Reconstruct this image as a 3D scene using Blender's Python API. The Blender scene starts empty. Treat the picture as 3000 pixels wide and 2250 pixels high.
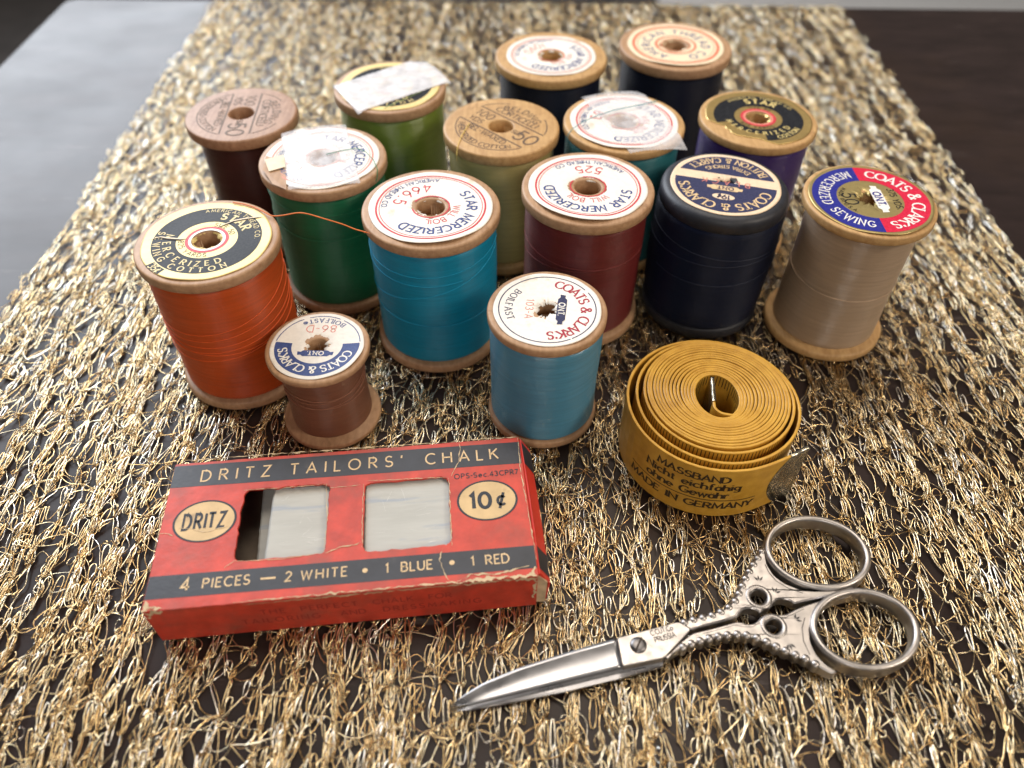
import bpy, math, random
import numpy as np
from mathutils import Vector, Matrix
from mathutils.geometry import tessellate_polygon
R_ = math.radians
rng = np.random.default_rng(7); random.seed(7)
sc = bpy.context.scene
COL = sc.collection
MM = 0.001
# ------------------------------------------------------------------ camera
K = 176.0                                   # camera height above the runner, mm
FPX, PITCH, ROLL = 2259.8, R_(47.313), R_(0.671)   # focal length in photo pixels (3000 wide)
fw = Vector((0, math.cos(PITCH), -math.sin(PITCH))); r0 = Vector((1, 0, 0)); u0 = r0.cross(fw)
rt = r0*math.cos(ROLL) + u0*math.sin(ROLL); up = -r0*math.sin(ROLL) + u0*math.cos(ROLL)
cam = bpy.data.cameras.new('camera'); camo = bpy.data.objects.new('camera', cam); COL.objects.link(camo)
camo.matrix_world = Matrix(((rt.x, up.x, -fw.x, 0), (rt.y, up.y, -fw.y, 0), (rt.z, up.z, -fw.z, K*MM), (0, 0, 0, 1)))
cam.sensor_width = 36; cam.lens = 36*FPX/3000; cam.clip_start = 0.005; cam.clip_end = 30
cam.dof.use_dof = True; cam.dof.focus_distance = 0.206; cam.dof.aperture_fstop = 8.8
sc.camera = camo
def px(u, v, z=0.0):
    """photo pixel (3000 wide) -> point in mm on the horizontal plane at height z"""
    d = rt*((u-1500)/FPX) - up*((v-1125)/FPX) + fw
    s = (z-K)/d.z
    return np.array((d.x*s, d.y*s, z))
# ------------------------------------------------------------------ world, lamps, exposure
w = bpy.data.worlds.new('World'); sc.world = w; w.use_nodes = True
w.node_tree.nodes['Background'].inputs[0].default_value = (1.0, 0.93, 0.86, 1)
w.node_tree.nodes['Background'].inputs[1].default_value = 0.11
def area(name, loc, target, sx, sy, power, color):
    l = bpy.data.lights.new(name, 'AREA'); l.shape = 'RECTANGLE'; l.size = sx; l.size_y = sy; l.energy = power; l.color = color
    o = bpy.data.objects.new(name, l); COL.objects.link(o); o.location = loc
    o.rotation_euler = (Vector(target)-Vector(loc)).to_track_quat('-Z', 'Y').to_euler(); return o
area('window_light', (-1.05, 1.50, 1.0), (-0.05, 0.2, 0), 1.3, 1.2, 50, (0.86, 0.92, 1.0))
area('ceiling_light', (0.15, 0.75, 1.6), (0.0, 0.2, 0), 0.9, 0.9, 14, (1.0, 0.88, 0.74))
area('side_lamp', (1.05, -0.28, 0.95), (0.05, 0.2, 0.02), 0.34, 0.34, 8, (1.0, 0.87, 0.72))
area('front_window_light', (-0.05, -1.25, 0.95), (0.0, 0.2, 0.03), 0.5, 0.7, 6.0, (1.0, 0.93, 0.85))
sc.view_settings.view_transform = 'Standard'; sc.view_settings.look = 'None'
sc.view_settings.exposure = 0.16; sc.view_settings.gamma = 1.0; sc.view_settings.use_curve_mapping = False
sc.render.engine = 'CYCLES'; sc.cycles.use_denoising = True; sc.cycles.max_bounces = 8
# ------------------------------------------------------------------ materials
def new_mat(name):
    m = bpy.data.materials.new(name); m.use_nodes = True
    return m, m.node_tree.nodes, m.node_tree.links, m.node_tree.nodes['Principled BSDF']
def coords(n, l, scale, kind='Object'):
    tc = n.new('ShaderNodeTexCoord'); mp = n.new('ShaderNodeMapping'); mp.inputs['Scale'].default_value = scale
    l.new(tc.outputs[kind], mp.inputs['Vector']); return mp.outputs['Vector']
def noise(n, l, vec, scale, detail=4, rough=.55):
    t = n.new('ShaderNodeTexNoise'); t.inputs['Scale'].default_value = scale; t.inputs['Detail'].default_value = detail
    t.inputs['Roughness'].default_value = rough; l.new(vec, t.inputs['Vector']); return t.outputs['Fac']
def ramp(n, l, fac, stops):
    r = n.new('ShaderNodeValToRGB'); e = r.color_ramp.elements
    while len(e) < len(stops): e.new(.5)
    for i, (p, c) in enumerate(stops): e[i].position = p; e[i].color = (*c, 1) if len(c) == 3 else c
    l.new(fac, r.inputs['Fac']); return r.outputs['Color']
def bump(n, l, h, strength, dist, bsdf, normal=None):
    b = n.new('ShaderNodeBump'); b.inputs['Strength'].default_value = strength; b.inputs['Distance'].default_value = dist
    l.new(h, b.inputs['Height'])
    if normal is not None: l.new(normal, b.inputs['Normal'])
    l.new(b.outputs['Normal'], bsdf.inputs['Normal']); return b.outputs['Normal']
def mul(c, k): return tuple(min(1, x*k) for x in c)
def noisy(name, c, var=.18, scale=300, rough=.6, bs=0, bd=.0001, bscale=900, metallic=0, spec=.5, stretch=(1, 1, 1), patch=None):
    m, n, l, b = new_mat(name)
    v = coords(n, l, stretch)
    f = noise(n, l, v, scale, 5)
    col = ramp(n, l, f, [(.3, mul(c, 1-var)), (.7, mul(c, 1+var))])
    if patch:                                # (colour, scale, lo, hi): stains and worn patches with a shape of their own
        pc, ps, lo, hi = patch
        pf = ramp(n, l, noise(n, l, v, ps, 6, .62), [(lo, (0, 0, 0)), (hi, (1, 1, 1))])
        mx = n.new('ShaderNodeMixRGB'); l.new(pf, mx.inputs[0]); l.new(col, mx.inputs[1]); mx.inputs[2].default_value = (*pc, 1); col = mx.outputs[0]
    l.new(col, b.inputs['Base Color'])
    b.inputs['Roughness'].default_value = rough; b.inputs['Metallic'].default_value = metallic; b.inputs['Specular IOR Level'].default_value = spec
    if bs: bump(n, l, noise(n, l, v, bscale, 5), bs, bd, b)
    return m
def wood_mat(name, c, c2, dark=None):
    m, n, l, b = new_mat(name)
    v = coords(n, l, (1, 1, .22)); f = noise(n, l, v, 420, 6, .65); g = noise(n, l, coords(n, l, (1, .12, 1)), 900, 3)
    col = ramp(n, l, f, [(.25, c2), (.75, c)])
    mx = n.new('ShaderNodeMixRGB'); mx.blend_type = 'MULTIPLY'; mx.inputs[0].default_value = .55; l.new(col, mx.inputs[1])
    l.new(ramp(n, l, g, [(.35, (.7, .62, .55)), (.6, (1, 1, 1))]), mx.inputs[2])
    spots = ramp(n, l, noise(n, l, coords(n, l, (1, 1, 1)), 260, 8, .7), [(.60, (1, 1, 1)), (.72, dark or (.55, .45, .38))])
    m2 = n.new('ShaderNodeMixRGB'); m2.blend_type = 'MULTIPLY'; m2.inputs[0].default_value = .7; l.new(mx.outputs[0], m2.inputs[1]); l.new(spots, m2.inputs[2])
    l.new(m2.outputs[0], b.inputs['Base Color']); b.inputs['Roughness'].default_value = .5; b.inputs['Specular IOR Level'].default_value = .4
    bump(n, l, f, .25, .00015, b); return m
def thread_mat(name, c, c2=None, sheen=.08, rough=.38, pitch=.34, spec=.45):
    m, n, l, b = new_mat(name)
    v = coords(n, l, (1, 1, 1))
    sep = n.new('ShaderNodeSeparateXYZ'); l.new(v, sep.inputs[0])
    wob = noise(n, l, v, 120, 3)
    ma = n.new('ShaderNodeMath'); ma.operation = 'MULTIPLY_ADD'; l.new(wob, ma.inputs[0]); ma.inputs[1].default_value = .0012; l.new(sep.outputs[2], ma.inputs[2])
    mb = n.new('ShaderNodeMath'); mb.operation = 'MULTIPLY'; l.new(ma.outputs[0], mb.inputs[0]); mb.inputs[1].default_value = 2*math.pi/(pitch*MM)
    ms = n.new('ShaderNodeMath'); ms.operation = 'SINE'; l.new(mb.outputs[0], ms.inputs[0])
    lay = noise(n, l, coords(n, l, (.15, .15, 3.0)), 420, 4, .6)
    col = ramp(n, l, lay, [(.3, mul(c, .84)), (.7, mul(c2 or c, 1.12))])
    mx = n.new('ShaderNodeMixRGB'); mx.blend_type = 'MULTIPLY'; mx.inputs[0].default_value = .5; l.new(col, mx.inputs[1])
    l.new(ramp(n, l, ms.outputs[0], [(0, (.62, .62, .62)), (.6, (1.0, 1.0, 1.0))]), mx.inputs[2])
    l.new(mx.outputs[0], b.inputs['Base Color'])
    b.inputs['Roughness'].default_value = rough; b.inputs['Specular IOR Level'].default_value = spec
    b.inputs['Anisotropic'].default_value = .85; b.inputs['Anisotropic Rotation'].default_value = .25
    tg = n.new('ShaderNodeTangent'); tg.direction_type = 'RADIAL'; tg.axis = 'Z'; l.new(tg.outputs[0], b.inputs['Tangent'])
    b.inputs['Sheen Weight'].default_value = sheen; b.inputs['Sheen Roughness'].default_value = .4
    b.inputs['Sheen Tint'].default_value = (*[min(1, x*1.5+.1) for x in c], 1)
    ad = n.new('ShaderNodeMath'); ad.operation = 'MULTIPLY_ADD'; l.new(lay, ad.inputs[0]); ad.inputs[1].default_value = .5; l.new(ms.outputs[0], ad.inputs[2])
    bump(n, l, ad.outputs[0], .55, .00007, b); return m
def paper_mat(name, c, stain=(.55, .42, .25), rough=.55, metallic=0):
    return noisy(name, c, .07, 700, rough, .25, .00012, 300, metallic=metallic, patch=(stain, 130, .60, .80))
def ink_mat(name, c, rough=.5, worn=.0, metallic=0, spec=.3):
    m, n, l, b = new_mat(name); v = coords(n, l, (1, 1, 1))
    f = noise(n, l, v, 1500, 4)
    l.new(ramp(n, l, f, [(.3, mul(c, .85)), (.72, tuple(min(1, x*1.1+.02+worn) for x in c))]), b.inputs['Base Color'])
    b.inputs['Roughness'].default_value = rough; b.inputs['Metallic'].default_value = metallic; b.inputs['Specular IOR Level'].default_value = spec; return m
M = {}
M['wood'] = wood_mat('pale_spool_wood', (.50, .31, .175), (.37, .215, .115))
M['wood_y'] = wood_mat('yellow_spool_wood', (.60, .38, .17), (.46, .27, .11))
M['wood_r'] = wood_mat('brown_spool_wood', (.43, .25, .15), (.31, .17, .095))
M['wood_black'] = noisy('black_painted_wood', (.016, .018, .026), .3, 400, .5, .35, .0002, 500, patch=((.07, .07, .08), 300, .62, .78))
M['paper'] = paper_mat('white_label_paper', (.80, .76, .70))
M['paper_cream'] = paper_mat('cream_label_paper', (.80, .66, .46))
M['paper_tan'] = paper_mat('tan_label_paper', (.78, .60, .42))
M['gold_paper'] = paper_mat('gold_label_paper', (.72, .56, .22), (.45, .30, .12), .45, .15)
M['gold_foil'] = paper_mat('gold_foil_paper', (.62, .44, .17), (.4, .25, .1), .33, .75)
M['gold_dull'] = paper_mat('dull_gold_foil', (.46, .36, .15), (.3, .2, .1), .35, .6)
M['ink_blue'] = ink_mat('blue_ink', (.035, .065, .22))
M['ink_navy'] = ink_mat('navy_ink', (.022, .026, .085))
M['ink_royal'] = ink_mat('royal_blue_ink', (.018, .022, .24), .3)
M['ink_red'] = ink_mat('red_ink', (.55, .035, .05))
M['ink_scarlet'] = ink_mat('scarlet_ink', (.60, .012, .05), .3)
M['ink_wine'] = ink_mat('wine_red_ink', (.36, .02, .04))
M['ink_pink'] = ink_mat('faded_red_ink', (.68, .22, .17))
M['ink_orange'] = ink_mat('orange_red_ink', (.72, .14, .07))
M['ink_black'] = ink_mat('black_ink', (.010, .011, .015), .42, spec=.1)
M['ink_stamp'] = ink_mat('brown_stamp_ink', (.12, .075, .045), .6)
M['ink_gold'] = ink_mat('gold_ink', (.70, .55, .22), .4)
M['ink_white'] = ink_mat('white_ink', (.80, .77, .72), .4)
M['ink_cream'] = ink_mat('cream_ink', (.70, .50, .28), .6)
M['steel_mark'] = ink_mat('stamped_grey_mark', (.055, .05, .05), .6)
M['gap_shade'] = noisy('painted_gap_shade', (.035, .022, .014), .3, 600, .8)  # near-black colour stands in for shade inside narrow gaps
def tape_mat(name, lo, hi):
    m, n, l, b = new_mat(name)
    v = coords(n, l, (1, 1, 1)); b.inputs['Base Color'].default_value = (.93, .92, .95, 1); b.inputs['Roughness'].default_value = .32
    mp = n.new('ShaderNodeMapRange'); l.new(noise(n, l, v, 250, 4), mp.inputs[0]); mp.inputs[1].default_value = .3; mp.inputs[2].default_value = .7
    mp.inputs[3].default_value = lo; mp.inputs[4].default_value = hi; l.new(mp.outputs[0], b.inputs['Alpha'])
    bump(n, l, noise(n, l, v, 500, 3), .2, .0002, b); return m
M['tape'] = tape_mat('frosted_adhesive_tape', .16, .38); M['tape_dense'] = tape_mat('cloudy_adhesive_tape', .40, .68)
# ------------------------------------------------------------------ mesh helpers
def link(name, me, mat=None, parent=None, smooth=False):
    o = bpy.data.objects.new(name, me); COL.objects.link(o)
    if mat is not None: me.materials.append(mat)
    if smooth: me.polygons.foreach_set('use_smooth', [True]*len(me.polygons))
    if parent is not None: o.parent = parent
    me.update(); return o
class MB:
    def __init__(s): s.v = []; s.f = []
    def add(s, v, f):
        k = len(s.v); s.v += [tuple(map(float, p)) for p in v]; s.f += [tuple(i+k for i in q) for q in f]
    def build(s, name, mat, parent=None, smooth=False, scale=MM):
        me = bpy.data.meshes.new(name); me.from_pydata([(x*scale, y*scale, z*scale) for x, y, z in s.v], [], s.f); me.validate()
        return link(name, me, mat, parent, smooth)
    def lathe(s, prof, n=64, close=False, rfun=None):
        k = len(s.v); m = len(prof)
        for i in range(n):
            a = 2*math.pi*i/n; c, d = math.cos(a), math.sin(a)
            for j, (r, z) in enumerate(prof):
                q = r*(rfun(a, z) if rfun else 1); s.v.append((q*c, q*d, z))
        for i in range(n):
            i2 = (i+1) % n
            for j in range(m if close else m-1):
                j2 = (j+1) % m
                s.f.append((k+i*m+j, k+i2*m+j, k+i2*m+j2, k+i*m+j2))
    def tube(s, pts, rad, n=6, closed=False, cap=True):
        P = np.array(pts, float); m = len(P)
        T = np.gradient(P, axis=0) if not closed else (np.roll(P, -1, 0)-np.roll(P, 1, 0))
        T /= np.maximum(np.linalg.norm(T, axis=1, keepdims=True), 1e-9)
        ref = np.array((0, 0, 1.)) if np.mean(np.abs(T[:, 2])) < .8 else np.array((1., 0, 0))
        A = np.cross(T, ref); A /= np.maximum(np.linalg.norm(A, axis=1, keepdims=True), 1e-9); B = np.cross(A, T)
        rr = np.broadcast_to(np.asarray(rad, float), (m,)); k = len(s.v)
        for i in range(m):
            for j in range(n):
                a = 2*math.pi*j/n; s.v.append(tuple(P[i]+rr[i]*(A[i]*math.cos(a)+B[i]*math.sin(a))))
        for i in range(m if closed else m-1):
            i2 = (i+1) % m
            for j in range(n): s.f.append((k+i*n+j, k+i*n+(j+1) % n, k+i2*n+(j+1) % n, k+i2*n+j))
        if cap and not closed: s.f.append(tuple(k+j for j in range(n))[::-1]); s.f.append(tuple(k+(m-1)*n+j for j in range(n)))
    def prism(s, loops, z0, z1, ch=0.0):
        """polygon with holes, extruded from z0 to z1 with a chamfer ch on the top rim"""
        def off(L, d):
            L = np.array(L, float); a = np.roll(L, 1, 0); b = np.roll(L, -1, 0)
            t = b-a; t /= np.maximum(np.linalg.norm(t, axis=1, keepdims=True), 1e-9)
            return L + d*np.c_[-t[:, 1], t[:, 0]]
        loops = [np.array(L, float)[:, :2] for L in loops]
        for i, L in enumerate(loops):
            ar = np.sum(L[:, 0]*np.roll(L[:, 1], -1)-np.roll(L[:, 0], -1)*L[:, 1])
            if (ar > 0) != (i == 0): loops[i] = L[::-1]
        tops = [off(L, ch) for L in loops] if ch else loops
        tri = tessellate_polygon([[Vector((x, y, 0)) for x, y in L] for L in loops])
        allv = np.concatenate(loops); allt = np.concatenate(tops); k = len(s.v); n = len(allv)
        s.v += [(x, y, z0) for x, y in allv]; s.v += [(x, y, z1-ch) for x, y in allv]; s.v += [(x, y, z1) for x, y in allt]
        for t in tri:
            a, b, c = (allv[i] for i in t)
            if (b[0]-a[0])*(c[1]-a[1])-(b[1]-a[1])*(c[0]-a[0]) < 0: t = t[::-1]
            s.f.append(tuple(k+2*n+i for i in t)); s.f.append(tuple(k+i for i in t[::-1]))
        st = 0
        for L in loops:
            m = len(L)
            for i in range(m):
                a, b = st+i, st+(i+1) % m
                s.f.append((k+a, k+b, k+n+b, k+n+a))
                if ch: s.f.append((k+n+a, k+n+b, k+2*n+b, k+2*n+a))
            st += m
def empty(name, label, cat, loc=(0, 0, 0), rz=0, group=None):
    o = bpy.data.objects.new(name, None); COL.objects.link(o); o.empty_display_size = .01
    o.location = [c*MM for c in loc]; o.rotation_euler = (0, 0, rz); tag(o, label, cat, group); return o
def tag(o, label, cat, group=None):
    o['label'] = label; o['category'] = cat
    if group: o['group'] = group
    return o
def struct(o): o['kind'] = 'structure'; return o
# ------------------------------------------------------------------ lettering: a stroke alphabet (cap height 1)
def arc(cx, cy, rx, ry, a0, a1, n=10):
    return [(cx+rx*math.cos(R_(a0+(a1-a0)*i/n)), cy+ry*math.sin(R_(a0+(a1-a0)*i/n))) for i in range(n+1)]
def P(*a): return [tuple(p) for p in a]
G = {
'A': (.74, [P((0, 0), (.37, 1), (.74, 0)), P((.14, .33), (.60, .33))]),
'B': (.58, [P((0, 0), (0, 1), (.30, 1))+arc(.30, .77, .23, .23, 90, -90)+P((0, .54)), P((.30, .54))+arc(.31, .27, .27, .27, 90, -90)+P((0, 0))]),
'C': (.74, [arc(.44, .5, .44, .5, 48, 312, 16)]), 'D': (.68, [P((0, 0), (0, 1), (.24, 1))+arc(.24, .5, .44, .5, 90, -90, 14)+P((0, 0))]),
'E': (.52, [P((.52, 1), (0, 1), (0, 0), (.52, 0)), P((0, .52), (.42, .52))]), 'F': (.5, [P((.5, 1), (0, 1), (0, 0)), P((0, .52), (.4, .52))]),
'G': (.78, [arc(.44, .5, .44, .5, 48, 340, 16)+P((.80, .42), (.50, .42))]), 'H': (.66, [P((0, 0), (0, 1)), P((.66, 0), (.66, 1)), P((0, .52), (.66, .52))]),
'I': (.12, [P((.06, 0), (.06, 1))]), 'J': (.42, [P((.40, 1), (.40, .25))+arc(.2, .25, .2, .25, 0, -170)]),
'K': (.62, [P((0, 0), (0, 1)), P((.58, 1), (.02, .42)), P((.20, .60), (.62, 0))]), 'L': (.46, [P((0, 1), (0, 0), (.46, 0))]),
'M': (.84, [P((0, 0), (.08, 1), (.42, .18), (.76, 1), (.84, 0))]), 'N': (.68, [P((0, 0), (0, 1), (.68, 0), (.68, 1))]),
'O': (.88, [arc(.44, .5, .44, .5, 0, 360, 22)]), 'P': (.54, [P((0, 0), (0, 1), (.28, 1))+arc(.28, .75, .26, .25, 90, -90)+P((0, .5))]),
'Q': (.88, [arc(.44, .5, .44, .5, 0, 360, 22), P((.52, .25), (.84, -.05))]),
'R': (.60, [P((0, 0), (0, 1), (.28, 1))+arc(.28, .75, .26, .25, 90, -90)+P((0, .5)), P((.24, .5), (.60, 0))]),
'S': (.56, [arc(.29, .74, .25, .26, 35, 262, 11)+arc(.27, .25, .28, .25, 85, -150, 11)]), 'T': (.62, [P((0, 1), (.62, 1)), P((.31, 1), (.31, 0))]),
'U': (.62, [P((0, 1), (0, .31))+arc(.31, .31, .31, .31, 180, 360, 12)+P((.62, 1))]), 'V': (.70, [P((0, 1), (.35, 0), (.70, 1))]),
'W': (1.02, [P((0, 1), (.26, 0), (.51, .88), (.76, 0), (1.02, 1))]), 'X': (.64, [P((0, 0), (.64, 1)), P((0, 1), (.64, 0))]),
'Y': (.66, [P((0, 1), (.33, .48), (.66, 1)), P((.33, .48), (.33, 0))]), 'Z': (.60, [P((.02, 1), (.58, 1), (0, 0), (.60, 0))]),
'0': (.62, [arc(.31, .5, .31, .5, 0, 360, 20)]), '1': (.30, [P((.02, .80), (.20, 1), (.20, 0))]),
'2': (.54, [arc(.27, .72, .26, .28, 165, -20, 10)+P((0, 0), (.54, 0))]), '3': (.52, [arc(.24, .76, .24, .24, 150, -80, 10)+arc(.24, .26, .28, .27, 80, -150, 10)]),
'4': (.60, [P((.60, .25), (0, .25), (.42, 1), (.42, 0))]), '5': (.54, [P((.48, 1), (.10, 1), (.05, .55))+arc(.25, .32, .28, .32, 125, -150, 12)]),
'6': (.56, [P((.42, 1), (.06, .50))+arc(.28, .30, .28, .30, 150, 510, 18)]), '7': (.52, [P((0, 1), (.52, 1), (.14, 0))]),
'8': (.56, [arc(.28, .76, .22, .24, -90, 270, 16), arc(.28, .26, .28, .26, 90, 450, 16)]), '9': (.56, [P((.14, 0), (.50, .50))+arc(.28, .70, .28, .30, -30, 330, 18)]),
'&': (.74, [P((.72, 0), (.20, .72))+arc(.33, .82, .17, .18, 200, -30, 10)+P((.12, .40))+arc(.26, .22, .24, .22, 130, 330, 10)+P((.70, .48))]),
"'": (.10, [P((.06, 1), (.03, .74))]), '.': (.14, [P((.0, .05), (.14, .05))]), '-': (.34, [P((0, .45), (.34, .45))]), '~': (.62, [P((0, .45), (.62, .45))]), ' ': (.34, []),
'*': (.2, [arc(.1, .42, .06, .06, 0, 360, 12)]), '$': (.52, [arc(.26, .36, .24, .30, 42, 318, 14), P((.40, .92), (.10, -.18))]),
'i': (.12, [P((.06, 0), (.06, .62)), P((.06, .82), (.06, .94))]), 'c': (.50, [arc(.30, .31, .30, .31, 50, 310, 12)]),
'h': (.50, [P((0, 0), (0, 1)), P((0, .36))+arc(.25, .38, .25, .24, 160, 0, 8)+P((.50, 0))]), 't': (.34, [P((.16, .88), (.16, .14))+arc(.28, .14, .12, .14, 180, 290, 5), P((0, .62), (.34, .62))]),
'e': (.54, [P((.03, .32), (.54, .32))+arc(.28, .31, .27, .31, 5, 315, 14)]), 'f': (.36, [arc(.30, .82, .15, .18, 40, 180, 6)+P((.15, 0)), P((0, .62), (.34, .62))]),
'a': (.50, [arc(.25, .31, .25, .31, 0, 360, 16), P((.50, .62), (.50, 0))]), 'o': (.58, [arc(.29, .31, .29, .31, 0, 360, 16)]),
'g': (.52, [arc(.25, .34, .25, .28, 0, 360, 14), P((.50, .62), (.50, -.1))+arc(.25, -.1, .25, .2, 0, -150, 8)]), 'n': (.50, [P((0, 0), (0, .62)), P((0, .36))+arc(.25, .38, .25, .24, 160, 0, 8)+P((.50, 0))]),
'w': (.74, [P((0, .62), (.19, 0), (.37, .56), (.55, 0), (.74, .62))]), 'r': (.34, [P((0, 0), (0, .62)), P((0, .34))+arc(.22, .36, .22, .26, 170, 50, 6)]),
}
G['d'] = (.50, G['a'][1]+[P((.5, .8), (.5, 1))])
G['ä'] = (.50, G['a'][1]+[P((.12, .84), (.18, .84)), P((.34, .84), (.40, .84))])
G['®'] = (.7, [arc(.35, .45, .33, .33, 0, 360, 14), P((.25, .28), (.25, .62), (.42, .55), (.27, .46), (.45, .28))])
def strip(pts, hw):
    p = np.array(pts, float); closed = len(p) > 3 and np.allclose(p[0], p[-1])
    if closed: p = p[:-1]
    n = len(p); out = []
    for i in range(n):
        a = p[i-1] if (i or closed) else None; b = p[(i+1) % n] if (i < n-1 or closed) else None
        d1 = (p[i]-a) if a is not None else (b-p[i]); d2 = (b-p[i]) if b is not None else d1
        d1 = d1/max(np.linalg.norm(d1), 1e-9); d2 = d2/max(np.linalg.norm(d2), 1e-9)
        n1 = np.array((-d1[1], d1[0])); n2 = np.array((-d2[1], d2[0])); m = n1+n2; L = np.linalg.norm(m)
        m = n1 if L < .3 else m/L
        k = 1/max(.45, m@n1); h = .5*(hw(d1)+hw(d2))*k
        out += [p[i]+m*h, p[i]-m*h]
    f = [(2*i, 2*i+1, 2*((i+1) % n)+1, 2*((i+1) % n)) for i in range(n if closed else n-1)]
    return out, f
def glyph(ch, weight, serif, contrast):
    wd, strokes = G[ch]; vs, fs = [], []
    hw = lambda d: .5*weight*(1-contrast*(1-abs(d[1])))
    cap = 1.0
    def put(v, f):
        k = len(vs); vs.extend((x, y) for x, y in v); fs.extend(tuple(i+k for i in q) for q in f)
    for s_ in strokes:
        put(*strip(s_, hw))
        if serif and ch not in "&'.-~* $0123456789®":
            for e, q in ((s_[0], s_[1]), (s_[-1], s_[-2])):
                d = np.array(e)-np.array(q); d = d/max(np.linalg.norm(d), 1e-9)
                if abs(d[1]) > .6 and (abs(e[1]) < .03 or abs(e[1]-1) < .03 or abs(e[1]-.62) < .03):
                    y = e[1]; t = .035*(1 if y > .5 else -1)
                    put([(e[0]-.15, y-t), (e[0]+.15, y-t), (e[0]+.15, y+t), (e[0]-.15, y+t)], [(0, 1, 2, 3)])
                elif abs(d[0]) > .6 and (abs(e[1]) < .03 or abs(e[1]-1) < .03):
                    t = .16*(1 if e[1] < .5 else -1); x = e[0]-.035*np.sign(d[0])
                    put([(x-.035, e[1]), (x+.035, e[1]), (x+.035, e[1]+t), (x-.035, e[1]+t)], [(0, 1, 2, 3)])
                elif ch in 'CGS':
                    put([(e[0]-.035, e[1]-.14), (e[0]+.035, e[1]-.14), (e[0]+.035, e[1]+.14), (e[0]-.035, e[1]+.14)], [(0, 1, 2, 3)])
    return wd, vs, fs
def layout(s, h, weight=.13, serif=False, contrast=.0, gap=.2, wide=1.0, fit=None):
    """-> list of (centre along the line, verts, faces), total width (mm)"""
    x = 0; out = []
    for ch in s:
        wd, v, f = glyph(ch, weight, serif, contrast)
        out.append([x+wd*wide*h/2, [((a-wd/2)*wide*h, b*h) for a, b in v], f]); x += (wd*wide+gap)*h
    tot = x-gap*h
    if fit and len(s) > 1:                    # respace to the wanted length
        k = (fit-out[-1][0]*0-0)/tot
        for o in out: o[0] *= k
        tot *= k
    return out, tot
class Ink:
    """flat print collected in a plane (mm), then laid on a surface by a function (x, y, lift) -> point"""
    def __init__(s): s.v = []; s.f = []; s.z = []; s.k = 0
    def put(s, v, f, z=0.0):
        k = len(s.v); s.k += 1; s.v += [tuple(p) for p in v]; s.z += [z+.0006*(s.k % 40)]*len(v); s.f += [tuple(i+k for i in q) for q in f]
    def arc_text(s, txt, r, ang, h, out=True, fit_deg=None, cx=0, cy=0, **kw):
        rm = r+h*.5 if out else r-h*.5
        L, tot = layout(txt, h, fit=(R_(fit_deg)*(rm if out else rm) if fit_deg else None), **kw)
        for c, v, f in L:
            d = (c-tot/2)/rm
            a = R_(ang)-d if out else R_(ang)+d
            rot = a-math.pi/2 if out else a+math.pi/2
            bx, by = math.cos(a)*(r), math.sin(a)*(r)
            cr, sr = math.cos(rot), math.sin(rot)
            s.put([(cx+bx+x*cr-y*sr, cy+by+x*sr+y*cr) for x, y in v], f)
    def line_text(s, txt, x0, y0, h, ang=0, align=0, **kw):
        L, tot = layout(txt, h, **kw); cr, sr = math.cos(R_(ang)), math.sin(R_(ang))
        for c, v, f in L:
            u = c-(tot/2 if align == 0 else 0)
            s.put([(x0+(u+x)*cr-y*sr, y0+(u+x)*sr+y*cr) for x, y in v], f)
    def ring(s, r1, r2, a0=0, a1=360, n=96, z=0, cx=0, cy=0, sx=1, sy=1):
        m = max(3, int(n*abs(a1-a0)/360)); full = abs(a1-a0) >= 360; nr = max(1, int(abs(r2-r1)/.6)); w_ = nr+1; c_ = m if full else m+1
        v = [(cx+(r1+(r2-r1)*j/nr)*math.cos(R_(a0+(a1-a0)*i/m))*sx, cy+(r1+(r2-r1)*j/nr)*math.sin(R_(a0+(a1-a0)*i/m))*sy) for i in range(c_) for j in range(w_)]
        s.put(v, [(i*w_+j, i*w_+j+1, ((i+1) % c_)*w_+j+1, ((i+1) % c_)*w_+j) for i in range(m) for j in range(nr)], z)
    def path(s, pts, wdt, z=0): s.put(*strip(pts, lambda d: wdt/2), z)
    def poly(s, pts, z=0): s.put(pts, [tuple(range(len(pts)))], z)
    def build(s, name, mat, parent, surf, lift):
        b = MB(); b.v = [tuple(surf(x, y, lift+z)) for (x, y), z in zip(s.v, s.z)]; b.f = s.f
        return b.build(name, mat, parent)
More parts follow.
